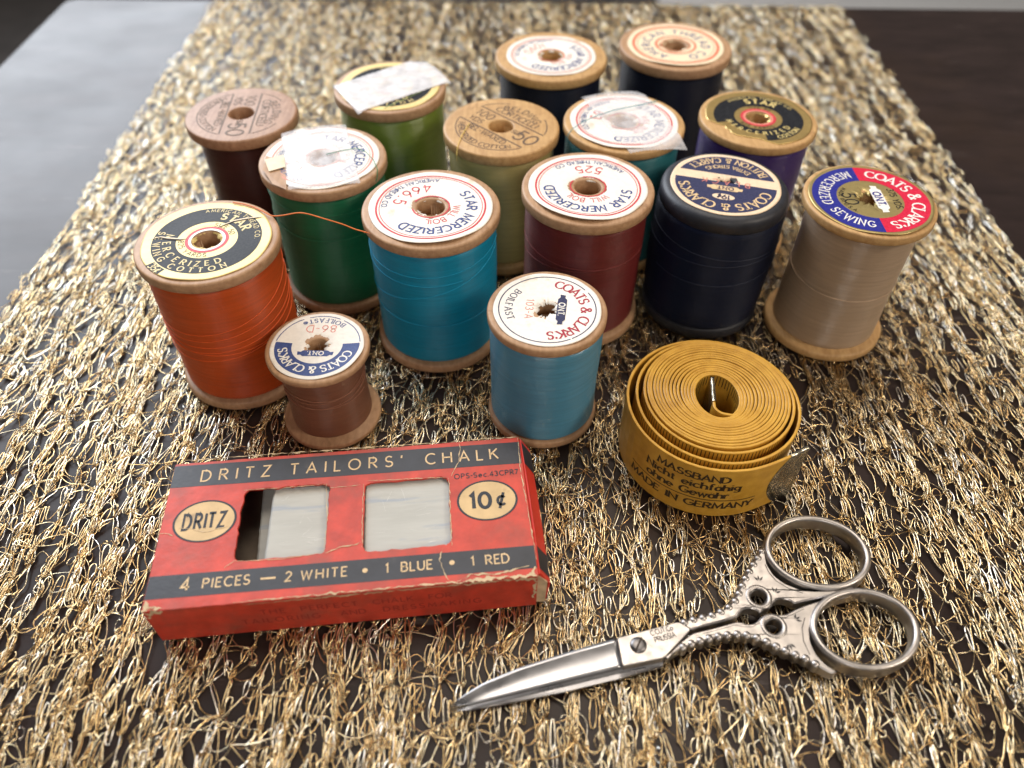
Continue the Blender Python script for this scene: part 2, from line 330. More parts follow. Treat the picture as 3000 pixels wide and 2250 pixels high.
# ------------------------------------------------------------------ the setting: table and floor
TZ = -1.5                                   # table top below the runner's upper side, mm
def table_material():
    m, n, l, b = new_mat('dark_stained_table_wood')
    v = coords(n, l, (1, 1, 1)); st = coords(n, l, (.6, 2.0, 1))
    g = noise(n, l, st, 55, 7, .62); p = noise(n, l, v, 9, 5, .6)
    c = ramp(n, l, g, [(.28, (.014, .009, .008)), (.72, (.030, .019, .017))])
    mx = n.new('ShaderNodeMixRGB'); mx.blend_type = 'MIX'; l.new(ramp(n, l, p, [(.52, (0, 0, 0)), (.75, (.55, .55, .55))]), mx.inputs[0]); l.new(c, mx.inputs[1]); mx.inputs[2].default_value = (.045, .026, .016, 1)
    sc_ = ramp(n, l, noise(n, l, coords(n, l, (.6, 6, 1)), 38, 8, .7), [(.62, (0, 0, 0)), (.70, (1, 1, 1))])
    m2 = n.new('ShaderNodeMixRGB'); l.new(sc_, m2.inputs[0]); l.new(mx.outputs[0], m2.inputs[1]); m2.inputs[2].default_value = (.07, .055, .05, 1)
    l.new(m2.outputs[0], b.inputs['Base Color'])
    rr = n.new('ShaderNodeMapRange'); l.new(noise(n, l, coords(n, l, (.8, 1.2, 1)), 22, 6, .65), rr.inputs[0]); rr.inputs[1].default_value = .3; rr.inputs[2].default_value = .7; rr.inputs[3].default_value = .30; rr.inputs[4].default_value = .40
    l.new(rr.outputs[0], b.inputs['Roughness']); b.inputs['Specular IOR Level'].default_value = .18
    bump(n, l, g, .06, .0003, b); return m
M['table'] = table_material()
tb = empty('table', 'dark stained wooden table under the gold runner', 'table', (0, 0, TZ-30))
b = MB(); x0, x1, y0, y1, cr = -259, 700, -500, 462, 9
out = []
for cx, cy, a0 in ((x1-cr, y0+cr, -90), (x1-cr, y1-cr, 0), (x0+cr, y1-cr, 90), (x0+cr, y0+cr, 180)):
    out += arc(cx, cy, cr, cr, a0, a0+90, 8)
b.prism([out], 0, 30, 2.0); b.build('table_top', M['table'], tb)
for lx, ly in ((-215, 415), (655, 415), (-215, -455), (655, -455)):
    b = MB(); b.prism([[(lx-30, ly-30), (lx+30, ly-30), (lx+30, ly+30), (lx-30, ly+30)]], -700, -0.2); b.build('leg', M['table'], tb)
fz = TZ-730
M['floor'] = noisy('grey_brown_floor', (.075, .066, .062), .25, 12, .6, .2, .001, 200)
b = MB(); b.add([(-3000, -2500, fz), (3500, -2500, fz), (3500, 5000, fz), (-3000, 5000, fz)], [(0, 1, 2, 3)]); struct(b.build('floor', M['floor']))
M['rug'] = noisy('pale_grey_rug_wool', (.78, .76, .73), .12, 80, .95, .5, .003, 300)
b = MB(); b.prism([[(420, 1300), (3200, 1300), (3200, 4200), (420, 4200)]], fz+.5, fz+9, 2); tag(b.build('rug', M['rug']), 'pale grey rug on the floor beyond the table', 'rug')
# ------------------------------------------------------------------ the gold mesh runner
def runner_material():
    m, n, l, b = new_mat('gold_metallic_yarn')
    at = n.new('ShaderNodeAttribute'); at.attribute_name = 'tint'
    col = ramp(n, l, at.outputs['Fac'], [(0, (.48, .30, .13)), (.25, (.76, .54, .26)), (.55, (.92, .73, .43)), (.8, (.95, .86, .64)), (1, (.95, .92, .86))])
    g = noise(n, l, coords(n, l, (1, 1, 1)), 1100, 3)
    mx = n.new('ShaderNodeMixRGB'); mx.blend_type = 'MULTIPLY'; mx.inputs[0].default_value = .5; l.new(col, mx.inputs[1]); l.new(ramp(n, l, g, [(.3, (.55, .45, .35)), (.62, (1, 1, 1))]), mx.inputs[2])
    l.new(mx.outputs[0], b.inputs['Base Color']); b.inputs['Metallic'].default_value = .93; b.inputs['Roughness'].default_value = .19
    return m
M['gold'] = runner_material()
class Yarn:
    def __init__(s): s.v = []; s.f = []; s.t = []; s.n = 0
    def add(s, pts, wid, thk, tint, twist0=0.0, twist=0.0):
        P_ = np.asarray(pts, float)
        if 36 < P_[0, 1] < 138 and abs(P_[0, 0]) < 60+.66*P_[0, 1] and len(P_) > 3:       # near the lens: rounder bends (Catmull-Rom midpoints)
            E_ = np.concatenate([P_[:1], P_, P_[-1:]]); mid = (-E_[:-3]+9*E_[1:-2]+9*E_[2:-1]-E_[3:])/16
            Q_ = np.empty((2*len(P_)-1, 3)); Q_[0::2] = P_; Q_[1::2] = mid; P_ = Q_
        m = len(P_)
        T = np.empty_like(P_); T[1:-1] = P_[2:]-P_[:-2]; T[0] = P_[1]-P_[0]; T[-1] = P_[-1]-P_[-2]
        T /= np.maximum(np.sqrt((T*T).sum(1))[:, None], 1e-9)
        S = np.c_[T[:, 1], -T[:, 0], np.zeros(m)]; S /= np.maximum(np.sqrt((S*S).sum(1))[:, None], 1e-6); U = np.cross(S, T)
        a = twist0+twist*np.sin(np.linspace(0, 3, m)*2.1+twist0*3); c, d = np.cos(a)[:, None], np.sin(a)[:, None]
        W = S*c+U*d; H = U*c-S*d
        V = np.stack([P_-W*wid/2-H*thk*.4, P_+W*wid/2-H*thk*.4, P_+H*thk*.6], 1).reshape(-1, 3)
        i = np.arange(m-1)[:, None]*3+s.n
        F = np.concatenate([np.c_[i, i+1, i+4, i+3], np.c_[i+1, i+2, i+5, i+4], np.c_[i+2, i, i+3, i+5]])
        s.v.append(V); s.f.append(F); s.t.append(np.full(len(V), tint)); s.n += len(V)
    def build(s, name, mat, parent=None):
        V = np.concatenate(s.v)*MM; F = np.concatenate(s.f).astype(np.int32); t = np.concatenate(s.t).astype(np.float32)
        me = bpy.data.meshes.new(name); me.vertices.add(len(V)); me.vertices.foreach_set('co', V.astype(np.float32).ravel())
        me.loops.add(F.size); me.loops.foreach_set('vertex_index', F.ravel()); me.polygons.add(len(F))
        me.polygons.foreach_set('loop_start', np.arange(0, F.size, 4, dtype=np.int32)); me.polygons.foreach_set('loop_total', np.full(len(F), 4, np.int32))
        me.polygons.foreach_set('use_smooth', np.ones(len(F), bool))
        at = me.attributes.new('tint', 'FLOAT', 'POINT'); at.data.foreach_set('value', t)
        me.update(calc_edges=True); me.validate(); return link(name, me, mat, parent)
def lerp(a, b, t): return a+(b-a)*t
def build_runner():
    Y = Yarn(); XL, XR = -172.0, 187.0; Y0, Y1 = -45.0, 470.0
    sp = 1.95; cols = int((XR-XL)/sp); ph = rng.uniform(0, 6.28, (cols, 3)); off = rng.uniform(-1.3, 1.3, cols); knots = []
    def drape(P_):                            # the runner hangs over the far edge of the table
        P_ = np.array(P_, float); d = P_[:, 1]-460.0; k = d > 0
        if k.any(): P_[k, 2] -= d[k]*.95; P_[k, 1] = 460+np.minimum(d[k], 5)*.6
        return P_
    def xc(c, y):
        e = min(1.0, c/6, (cols-1-c)/6)
        return XL+sp*(c+.5)+off[c]*e+e*(1.2*math.sin(y/(17+5*off[c])+ph[c, 0])+.6*math.sin(y/7.3+ph[c, 1])+2.0*math.sin(y/47+c*.21)+1.0*math.sin(y/19+c*.5))
    for c in range(cols):
        y = Y0-rng.uniform(0, 6); ks = []
        while y < Y1+8:
            ks.append((min(max(xc(c, y)+rng.normal(0, .95), XL-1), XR+1), y)); y += rng.uniform(4.0, 9.5)
        knots.append(ks)
    KY = [np.array([q[1] for q in ks]) for ks in knots]
    def ok(x, y): return True
    def coarse(x, y): return y > 225 or y < 34 or abs(x) > 72+.66*y      # out of focus or out of frame: fewer points
    def tint(m=.66, s_=.24): return float(np.clip(rng.normal(m, s_), 0, 1))
    for c0 in range(cols):
        for s in range(2):
            c = c0; k = 0; pts = []; run = rng.integers(2, 8); wid = rng.uniform(.27, .42); tn_ = tint(); tw = rng.uniform(-.5, .5)
            while True:
                xa, ya = knots[c][k]; c2 = c
                if rng.random() < .30: c2 = min(max(c+int(rng.choice((-1, 1))), 0), cols-1)
                if abs(c2-c0) > 3: c2 = c+int(np.sign(c0-c))
                k2 = int(np.searchsorted(KY[c2], ya+rng.uniform(2.6, 5.5)))
                if k2 >= len(KY[c2]): break
                xb, yb = knots[c2][k2]
                if ok(xa, ya) and rng.random() > .05:
                    far = coarse(xa, ya); b_ = rng.normal(0, .85); b2 = rng.normal(0, .3); zb = rng.uniform(-.1, .55); z0 = -1.0+rng.uniform(-.2, .6); L = yb-ya; jx, jy = rng.normal(0, .35, 2)
                    for t in ((0, .3, .6, .85) if far else (0, .16, .33, .5, .67, .84)):
                        q = math.sin(math.pi*t)
                        pts.append((lerp(xa, xb, t)+b_*q**.8+b2*math.sin(2*math.pi*t)+jx*(1-q), ya+L*t+jy*(1-q), z0+zb*q))
                else: run = 0
                run -= 1
                if run <= 0 and len(pts) > 3:
                    Y.add(drape(pts), wid, wid*.62, tn_, tw, .6); pts = pts[-1:] if ok(xa, ya) else []; run = rng.integers(2, 8); tn_ = tint(); wid = rng.uniform(.27, .42); tw = rng.uniform(-.5, .5)
                    if rng.random() < .1: pts = []
                c, k = c2, k2
            if len(pts) > 3: Y.add(drape(pts), wid, wid*.62, tn_, tw, .6)
    for c in range(cols):
        for (xa, ya) in knots[c]:
            if not ok(xa, ya): continue
            far = coarse(xa, ya)
            for j in range(rng.choice((0, 1, 1, 1))):      # long hairpin stitches
                sg = rng.choice((-1, 1, 1)); L = rng.uniform(3.4, 8.5); hw = rng.uniform(.4, .95); lean = rng.normal(0, .12); z0 = rng.uniform(-1.0, -.3); zb = rng.uniform(.05, .6); dx = rng.normal(0, 1.1)
                ts = (0, .4, .75, .95) if far else (0, .2, .42, .64, .82, .93, .985)
                pts = []
                for t in ts: u = 1-(1-t)**2.0; pts.append((-hw*(.35+.65*math.sin(min(1, t*1.5)*math.pi/2))*math.sqrt(max(0, 1-t**6)), L*t, z0+zb*math.sin(math.pi*t*.75)))
                pts = pts+[(-x, y, z) for x, y, z in pts[::-1]]
                pts = [(xa+dx+x+lean*y*sg, ya+sg*y, z) for x, y, z in pts]; w_ = rng.uniform(.27, .40)
                Y.add(drape(pts), w_, w_*.62, tint(.68, .22), rng.uniform(-.4, .4), .3)
            for j in range(rng.choice((0, 1, 1, 2))):      # laps running across between the columns
                d = rng.choice((-3, -2, -1, -1, 1, 1, 2, 3)); c2 = c+d
                if not 0 <= c2 < cols: continue
                ty = ya+rng.uniform(-5, 5); kb = min(knots[c2], key=lambda q: abs(q[1]-ty)); xb, yb = kb
                sag = rng.normal(-.4, 2.3); n_ = 5 if far else 9; z0 = rng.uniform(-.9, -.1); zz = rng.uniform(0, .9)
                pts = [(lerp(xa, xb, t)+.12*math.sin(7*t), lerp(ya, yb, t)+sag*math.sin(math.pi*t), z0+zz*math.sin(math.pi*t)) for t in np.linspace(0, 1, n_)]
                w_ = rng.uniform(.18, .27); Y.add(drape(pts), w_, w_*.8, tint(.42, .2), rng.uniform(.3, 1.2), .3)
            if rng.random() < .30:                         # open loops standing out of the knots
                rr = rng.uniform(.8, 1.9); ex = rng.uniform(.9, 2.4); a0 = rng.uniform(0, 6.28); n_ = 7 if far else 12
                dx, dy = rng.normal(0, 1.0), rng.normal(0, 1.3)
                pts = [(xa+dx+rr*.7*math.cos(a), ya+dy+rr*ex*.7*math.sin(a), -.55+.5*math.sin(a+a0)) for a in np.linspace(a0, a0+rng.uniform(3.6, 6.4), n_)]
                w_ = rng.uniform(.22, .34); Y.add(drape(pts), w_, w_*.7, tint(.6, .25), rng.uniform(-.6, .6), .4)
            if rng.random() < (.75 if far else .35): continue
            n_ = 6 if far else 11; cx, cy = xa+rng.normal(0, .2), ya+rng.normal(0, .3); a0 = rng.uniform(0, 6.28); tn2 = rng.uniform(1.5, 2.4)      # the knot itself: a tight snarl
            pts = [(cx+.62*math.cos(a)*(1+.3*math.sin(2.3*a)), cy+.95*math.sin(a*1.13)*(1+.3*math.cos(1.7*a)), -.55+.55*math.sin(a*1.7+a0)) for a in np.linspace(a0, a0+tn2*6.28, n_)]
            Y.add(drape(pts), .24, .16, tint(.40, .22), rng.uniform(0, 1), .8)
    return Y
rn = empty('table_runner', 'open knit gold metallic table runner spread over the dark table', 'table runner', (0, 0, 0))
yo = build_runner().build('knit_yarn', M['gold'], rn); yo['kind'] = 'stuff'
# ------------------------------------------------------------------ thread spools
U = K
def spool(name, label, x, y, Rr, h, t, wood, thr, rt_, hole=.2, rz=0, paint=False, conv=0.0, bulge=None):
    """one wooden spool of thread: flanges, core and winding; rt_ = winding radius / flange radius at top, middle, bottom"""
    Rr, h, t = Rr*U, h*U, t*U; rh = hole*Rr
    e = empty(name, label, 'thread spool', (x*U, y*U, 0), rz, 'thread spools standing on the runner')
    rc = .55*Rr
    def prof(top):
        p = [(rh, h-t-2.2), (rh, h-.35), (rh+.25, h-.05), (rh+.6, h), (Rr*.55, h), (Rr-1.0, h), (Rr-.45, h-.06), (Rr-.16, h-.25), (Rr-.03, h-.6),
             (Rr, h-t*.5), (Rr-.04, h-t+.35), (Rr-.3, h-t+.05), (Rr-.8, h-t-.1), (rc, h-t-1.6-conv*Rr), (rh+1.0, h-t-2.2-conv*Rr)]
        if paint: p = [(rh, h-t-2.2), (rh, h-.3), (rh+.5, h), (Rr*.55, h), (Rr*.86, h), (Rr*.91, h-.12), (Rr*.95, h-.5), (Rr*.985, h-1.2), (Rr, h-2.4), (Rr, h-t), (Rr-.3, h-t-.3), (rc, h-t-1.6), (rh+1, h-t-2.2)]
        return p if top else [(r, h-z) for r, z in p][::-1]
    wob = lambda a, z: 1+.0025*math.sin(2*a+x*9)+.0015*math.sin(5*a+y*7)
    for nm, top in (('top_flange', True), ('bottom_flange', False)):
        b = MB(); b.lathe(prof(top), 96, True, wob); b.build(nm, wood, e, True)
    b = MB(); b.lathe([(rh+.02, 2), (rh+.02, h-2), (rh+1, h-2), (rh+1, 2)], 32, True); b.build('core', wood, e, True)
    z0, z1 = t-.15, h-t+.15
    if conv: z0 -= .2; z1 += .1
    rr = np.random.default_rng(int(abs(x)*9999)+3); n = 70; wv = np.cumsum(rr.normal(0, .018, n+1)); wv -= np.linspace(wv[0], wv[-1], n+1); wv = np.clip(wv, -.08, .08)
    pr = []
    rtop, rmid, rbot = [q*Rr for q in rt_]
    for i in range(n+1):
        u = i/n; z = lerp(z0, z1, u); r = rbot*(1-u)*(1-2*u)+rmid*4*u*(1-u)+rtop*u*(2*u-1)
        ed = min(u, 1-u)*n; r -= .9*max(0, 1-ed/3.0)**2; pr.append((r+wv[i], z))
    pr = [(rh+1.2, z0)]+pr+[(rh+1.2, z1)]
    b = MB(); b.lathe(pr, 96, False, lambda a, z: 1+.002*math.sin(3*a+z*.3)); wnd = b.build('thread_winding', thr, e, True)
    def rad(z):
        u = (z-z0)/(z1-z0); return rbot*(1-u)*(1-2*u)+rmid*4*u*(1-u)+rtop*u*(2*u-1)
    S = dict(e=e, R=Rr, h=h, t=t, rh=rh, wind=wnd, rad=rad, str=STR.get(thr.name, thr), thr=thr, x=x*U, y=y*U, rz=rz); return S
def strands(S, specs, rad=.11, mat=None):
    """turns of thread that cross the winding: (start deg, end deg, z start, z end as share of the height, sag)"""
    for a0, a1, za, zb, sag in specs:
        n = 40; pts = []
        for i in range(n+1):
            u = i/n; a = R_(lerp(a0, a1, u)); z = lerp(za, zb, u)*S['h']+sag*math.sin(math.pi*u); r = S['rad'](z)+.2
            pts.append((r*math.cos(a), r*math.sin(a), z))
        b = MB(); b.tube(pts, rad, 5); b.build('loose_strand', mat or S['str'], S['wind'], True)
def label_surface(S, lift=.0, ph=0.0, dirs=()):
    """height of the paper above the wood: nearly flat with a raised rim here and there, pushed down at the hole"""
    RL = S['RL']; h = S['h']
    def surf(x, y, d):
        r = math.hypot(x, y)/RL; a = math.atan2(y, x); z = .14
        s = 0 if S.get('flat') else max(0, (r-.62)/.38); z += s*s*(.10+.10*math.sin(3*a+ph)+.07*math.sin(7*a+ph*2))
        for (da, amp, wd) in dirs:
            q = math.cos(a-R_(da)); q = max(0, (q-math.cos(R_(wd)))/(1-math.cos(R_(wd)))); z += amp*s*q
        return (x, y, h+z+d)
    return surf
def paper_disc(S, mat, fr, rin, seed, torn=None, dirs=(), jag=.12):
    RL = S['RL'] = fr*S['R']; rr = np.random.default_rng(seed); surf = S['surf'] = label_surface(S, 0, seed*1.7, dirs)
    n = 120; b = MB(); ri = rin*RL; fl = rr.normal(0, 1, n); fl = sum(np.roll(fl, q_) for q_ in range(9))/3.6; rings = [0, .12, .26, .38, .48]+[.52+.48*q/13 for q in range(14)]
    for i in range(n):
        a = 2*math.pi*i/n; ro = RL*(1+.006*math.sin(4*a+seed)+.004*math.sin(9*a+seed*2))
        if torn:
            for ta, tw, td in torn:
                q = abs((math.degrees(a)-ta+180) % 360-180)
                if q < tw: ro *= 1-td*min(1, (1-q/tw)*2.2)*(1+.10*fl[i])
        r_in = ri*(1+jag*fl[i]+.10*math.sin(2*a+seed))
        for k, u in enumerate(rings):
            r = lerp(r_in, ro, u); x, y = r*math.cos(a), r*math.sin(a); p = surf(x, y, 0)
            if k == 0: p = (p[0], p[1], p[2]-.5)
            b.v.append(p)
    m = len(rings)
    for i in range(n):
        j = (i+1) % n
        for k in range(m-1): b.f.append((i*m+k, i*m+k+1, j*m+k+1, j*m+k))
    o = b.build('paper_label', mat, S['e'], True)
    sd = o.modifiers.new('paper_thickness', 'SOLIDIFY'); sd.thickness = .09*MM; sd.offset = -1
    S['lab'] = o; return o
BOLD = dict(weight=.19, contrast=.15)
SER = dict(weight=.20, contrast=.55, serif=True)
def star_white(S, th, num, seed, red='ink_red', blue='ink_blue', dirs=(), rin=.24):
    o = paper_disc(S, M['paper'], .89, rin, seed, dirs=dirs); RL = S['RL']; sf = S['surf']
    k = Ink(); k.ring(.865*RL, .895*RL); k.ring(.825*RL, .837*RL); k.ring(.285*RL, .31*RL, th-120, th+200)
    k.arc_text('WILL BOIL', .36*RL, th, .115*RL, True, fit_deg=104, weight=.13)
    k.arc_text(num, .63*RL, th+180, .20*RL, False, weight=.12, gap=.3); k.build('red_print', M[red], o, sf, .05)
    k = Ink(); k.arc_text('STAR MERCERIZED', .575*RL, th, .165*RL, True, fit_deg=172, **BOLD)
    k.arc_text('AMERICAN THREAD CO.', .80*RL, th+180, .085*RL, False, fit_deg=100, weight=.17); k.build('blue_lettering', M[blue], o, sf, .05)
    return o
def star_gold(S, th, seed, foil, torn=None, size='SIZE 50', rin=.2):
    o = paper_disc(S, M[foil], .90, rin, seed, torn=torn); RL = S['RL']; sf = S['surf']
    k = Ink()
    if torn:
        ta, tw, td = torn[0]; k.ring(.45*RL, .84*RL, ta+tw-10, ta-tw+10+360); k.ring(.45*RL, .60*RL, ta-tw+10, ta+tw-10)
    else: k.ring(.47*RL, .84*RL)
    k.arc_text('825 YARDS', .435*RL, th+180, .085*RL, False, fit_deg=98, weight=.12); k.arc_text(size, .35*RL, th, .085*RL, True, weight=.12, gap=.3)
    k.build('black_print', M['ink_black'], o, sf, .04)
    k = Ink(); k.ring(.285*RL, .335*RL); k.build('red_ring', M['ink_red'], o, sf, .04)
    k = Ink(); k.ring(rin*RL*1.2, .285*RL); k.build('pale_ring', M['ink_pink' if torn else 'ink_white'], o, sf, .04)
    k = Ink(); k.arc_text('STAR', .545*RL, th, .155*RL, True, weight=.24, serif=True, contrast=.3, gap=.45)
    k.arc_text('AMERICAN THREAD CO.', .735*RL, th, .075*RL, True, fit_deg=104, weight=.15)
    if not torn:
        k.arc_text('MERCERIZED', .665*RL, th+182, .115*RL, False, fit_deg=140, weight=.20, serif=True, contrast=.3)
        k.arc_text('SEWING COTTON', .81*RL, th+182, .105*RL, False, fit_deg=142, weight=.20, serif=True, contrast=.3)
    else:
        k.arc_text('MERCERIZED', .645*RL, th+182, .105*RL, False, fit_deg=140, weight=.20, serif=True, contrast=.3)
        k.arc_text('COTTON', .81*RL, th+232, .10*RL, False, weight=.20, serif=True, contrast=.3)
    k.build('gold_lettering', M['ink_gold'], o, sf, .08); return o
def ont(S, o, cx, cy, ang, L, W, plate, text, lift=.09):
    """the small scroll-ended plate with the letters O.N.T."""
    c, s_ = math.cos(R_(ang)), math.sin(R_(ang)); T = lambda p: [(cx+x*c-y*s_, cy+x*s_+y*c) for x, y in p]
    k = Ink(); q = [(-L/2, -W*.25), (-L/2-.12*L, -W*.3), (-L/2-.1*L, W*.3), (-L/2, W*.25), (-L*.42, W/2), (L*.42, W/2), (L/2, W*.25), (L/2+.1*L, W*.3), (L/2+.12*L, -W*.3), (L/2, -W*.25), (L*.42, -W/2), (-L*.42, -W/2)]
    k.poly(T(q)[::-1]); k.build('name_plate', plate, o, S['surf'], lift)
    k = Ink(); a = T([(0, -W*.32)])[0]; k.line_text('O.N.T.', a[0], a[1], W*.64, ang, weight=.22, gap=.12); k.build('plate_lettering', text, o, S['surf'], lift+.05)
def adhesive(S, corners, seed, bump_at=(0, 0), lift=.38, mat='tape'):
    """a strip of frosted tape stuck over the label; corners in mm around the spool's axis, short ends cut in zigzag"""
    rr = np.random.default_rng(seed); A, B, C, D = [np.array(c, float) for c in corners]; nu, nv = 36, 20; b = MB(); h = S['h']
    for i in range(nu+1):
        for j in range(nv+1):
            u, v = i/nu, j/nv
            p = (A*(1-u)+B*u)*(1-v)+(D*(1-u)+C*u)*v
            if j in (0, nv): p = p+(C-B)/np.linalg.norm(C-B)*(.28 if i % 2 else -.0)*(1 if j else -1)
            r = math.hypot(*p)/S['R']; z = h+lift+.10*math.sin(p[0]*.5+seed)*math.sin(p[1]*.6)+rr.normal(0, .012)
            z -= .28*math.exp(-((p[0]-bump_at[0])**2+(p[1]-bump_at[1])**2)/6)
            if r > .97: z -= (r-.97)*S['R']*.35
            b.v.append((p[0], p[1], z))
    m = nv+1
    for i in range(nu):
        for j in range(nv): b.f.append((i*m+j, (i+1)*m+j, (i+1)*m+j+1, i*m+j+1))
    o = b.build('adhesive_tape', M[mat], S['e'], True); sd = o.modifiers.new('film_thickness', 'SOLIDIFY'); sd.thickness = .05*MM; sd.offset = -1; return o
def rel(S, u, v, z): p = px(u, v, z); return (p[0]-S['x'], p[1]-S['y'])
TH = {}; STR = {}
for nm, c, kw in (('orange', (.58, .085, .010), {}), ('teal', (.0015, .28, .46), {}), ('green', (.010, .165, .070), {}), ('lime', (.19, .27, .030), dict(rough=.28, spec=1.0)),
    ('khaki', (.48, .40, .15), {}), ('maroon', (.165, .020, .018), {}), ('light_blue', (.075, .30, .46), dict(rough=.28, spec=1.0)), ('rose_brown', (.225, .088, .046), dict(rough=.32, spec=.7)),
    ('dark_brown', (.06, .017, .014), dict(spec=.25)), ('navy', (.006, .009, .024), dict(spec=.2, rough=.5)), ('purple', (.045, .016, .15), {}), ('black', (.006, .010, .030), dict(spec=.22, rough=.5)),
    ('beige', (.47, .335, .225), dict(rough=.28, spec=1.0)), ('sea_teal', (.03, .20, .23), {})):
    TH[nm] = thread_mat(nm+'_cotton_thread', c, **kw); STR[TH[nm].name] = noisy(nm+'_single_strand', tuple(min(.9, q*1.22+.006) for q in c), .1, 900, .5)
TH['orange_strand'] = noisy('bright_orange_strand', (.80, .20, .04), .1, 900, .6)
TH['green_strand'] = noisy('green_strand', (.02, .22, .10), .1, 900, .6)
TH['teal_strand'] = noisy('pale_teal_strand', (.10, .30, .32), .1, 900, .6)
TH['yellow_strand'] = noisy('yellow_strand', (.80, .58, .14), .1, 900, .6)
TH['lime_strand'] = noisy('lime_strand', (.25, .34, .10), .1, 900, .6)
N = 'thread_spool'
# --- back row
S = spool(N, 'spool of very dark brown thread with bare stamped brown wood top, far left', -.5206, 1.3692, .1045, .2666, .0205, M['wood_r'], TH['dark_brown'], (.83, .84, .84), .22)
def belding(S, ang, mat, seed):
    """ink stamped straight on the wood: two rules and the words along direction ang"""
    RL = S['R']; S['RL'] = RL; h = S['h']; sf = lambda x, y, d: (x, y, h+d); k = Ink(); c, s_ = math.cos(R_(ang)), math.sin(R_(ang))
    T = lambda x, y: (x*c-y*s_, x*s_+y*c)
    for y in (.26, -.27):
        w_ = math.sqrt(.78**2-y*y); k.path([T(-w_*RL, y*RL), T(w_*RL, y*RL)], .03*RL)
    k.ring(.775*RL, .795*RL, ang+22, ang+60); k.ring(.775*RL, .795*RL, ang+122, ang+158); k.ring(.775*RL, .795*RL, ang+200, ang+338)
    def lt(t, x, y, hh, **kw): p = T(x*RL, y*RL); k.line_text(t, p[0], p[1], hh*RL, ang, **kw)
    lt('CORTICELLI', 0, .33, .14, weight=.16, gap=.16); k.arc_text('BELDING', .56*RL, ang+90, .14*RL, True, fit_deg=78, weight=.16)
    lt('100', -.47, .0, .18, weight=.14, gap=.25); lt('YDS', -.47, -.2, .13, weight=.15); lt('SIZE', .36, -.03, .10, weight=.15, gap=.12); lt('50', .58, -.15, .30, weight=.13, gap=.18)
    lt('BEL-WAXED', 0, -.42, .12, weight=.16); k.arc_text('MERCERIZED COTTON', .74*RL, ang-90, .11*RL, False, fit_deg=112, weight=.16)
    k.build('stamped_lettering', mat, S['e'], sf, .035)
belding(S, -86, M['ink_stamp'], 2)
S = spool(N, 'spool of lime green thread whose gold label is covered by frosted tape', -.2495, 1.4712, .1109, .2732, .0196, M['wood'], TH['lime'], (.93, .935, .93))
star_gold(S, 60, 5, 'gold_paper')
adhesive(S, [rel(S, u, v, S['h']) for u, v in ((976, 256), (1248, 168), (1322, 240), (1048, 332))], 3, mat='tape_dense')
b = MB(); b.tube([(*rel(S, u, v, S['h']+.6), S['h']+.6) for u, v in ((1235, 268), (1190, 288), (1135, 312))]+[(*rel(S, 1090, 340, S['h']-1.5), S['h']-1.5), (*rel(S, 1060, 350, S['h']-3.6), S['h']-3.8)], .12, 5); b.build('loose_strand', TH['lime_strand'], S['wind'], True)
S = spool(N, 'spool of navy thread with faded white label, left one of the back pair', .0742, 1.607, .1174, .2772, .0185, M['wood_y'], TH['navy'], (.91, .92, .92))
star_white(S, -43, '1090', 11, 'ink_pink'); S['lab'].scale = (.9, .9, 1)
S = spool(N, 'spool of navy thread with cream label and orange red rings, farthest right at the back', .3424, 1.6599, .1196, .2787, .0203, M['wood'], TH['navy'], (.92, .93, .93))
o = paper_disc(S, M['paper_cream'], .86, .24, 12, dirs=((-90, .5, 40), (60, .3, 40))); RL = S['RL']
k = Ink(); k.ring(.845*RL, .90*RL); k.ring(.79*RL, .80*RL); k.ring(.385*RL, .43*RL); k.ring(.30*RL, .312*RL); k.build('red_rings', M['ink_orange'], o, S['surf'], .05)
k = Ink(); k.arc_text('AMERICAN THREAD CO', .53*RL, 88, .17*RL, True, fit_deg=318, weight=.15); k.build('blue_lettering', M['ink_blue'], o, S['surf'], .05)
# --- second row
S = spool(N, 'spool of green thread with torn white label held by frosted tape', -.3365, 1.2062, .1112, .2716, .0183, M['wood'], TH['green'], (.925, .93, .935))
star_white(S, 24, '520', 21, 'ink_pink', dirs=((215, .5, 40),))
k = Ink(); c_ = [rel(S, u, v, S['h']) for u, v in ((780, 460), (812, 470), (838, 500), (840, 560), (800, 545), (772, 505))]
c_ = sorted(c_, key=lambda p: math.atan2(p[1]-np.mean([q[1] for q in c_]), p[0]-np.mean([q[0] for q in c_]))); k.poly(c_); k.build('bare_wood_patch', M['wood'], S['lab'], S['surf'], .07)
k = Ink(); c_ = [rel(S, u, v, S['h']) for u, v in ((778, 477), (832, 458), (838, 494), (790, 512))][::-1]; k.poly(c_); k.build('torn_paper_flap', M['paper_cream'], S['lab'], S['surf'], .45)
adhesive(S, [rel(S, u, v, S['h']) for u, v in ((822, 384), (1012, 362), (1056, 538), (846, 558))], 4, (-.5, 1))
b = MB(); hh = S['h']
pts = [(*rel(S, u, v, hh+z), hh+z) for u, v, z in ((955, 452, .5), (1000, 441, .7), (1045, 434, 1.0), (1072, 445, 1.4), (1095, 470, 1.5), (1106, 497, .9), (1105, 520, -.8), (1098, 541, -3.5), (1085, 560, -6), (1064, 578, -7.5), (1030, 588, -8.5))]
pts = [(p[0], p[1], p[2]) if i < 6 else (p[0]*min(1.0, 1), p[1], p[2]) for i, p in enumerate(pts)]
b.tube(pts, .13, 5); b.build('loose_strand', TH['green_strand'], S['wind'], True); strands(S, [(180, 330, .70, .62, -1.5), (190, 350, .86, .80, -.5)])
S = spool(N, 'spool of khaki yellow thread with bare wood top stamped in brown ink', -.0256, 1.3281, .1085, .269, .0198, M['wood_y'], TH['khaki'], (.92, .92, .92), .21)
belding(S, -43, M['ink_stamp'], 3)
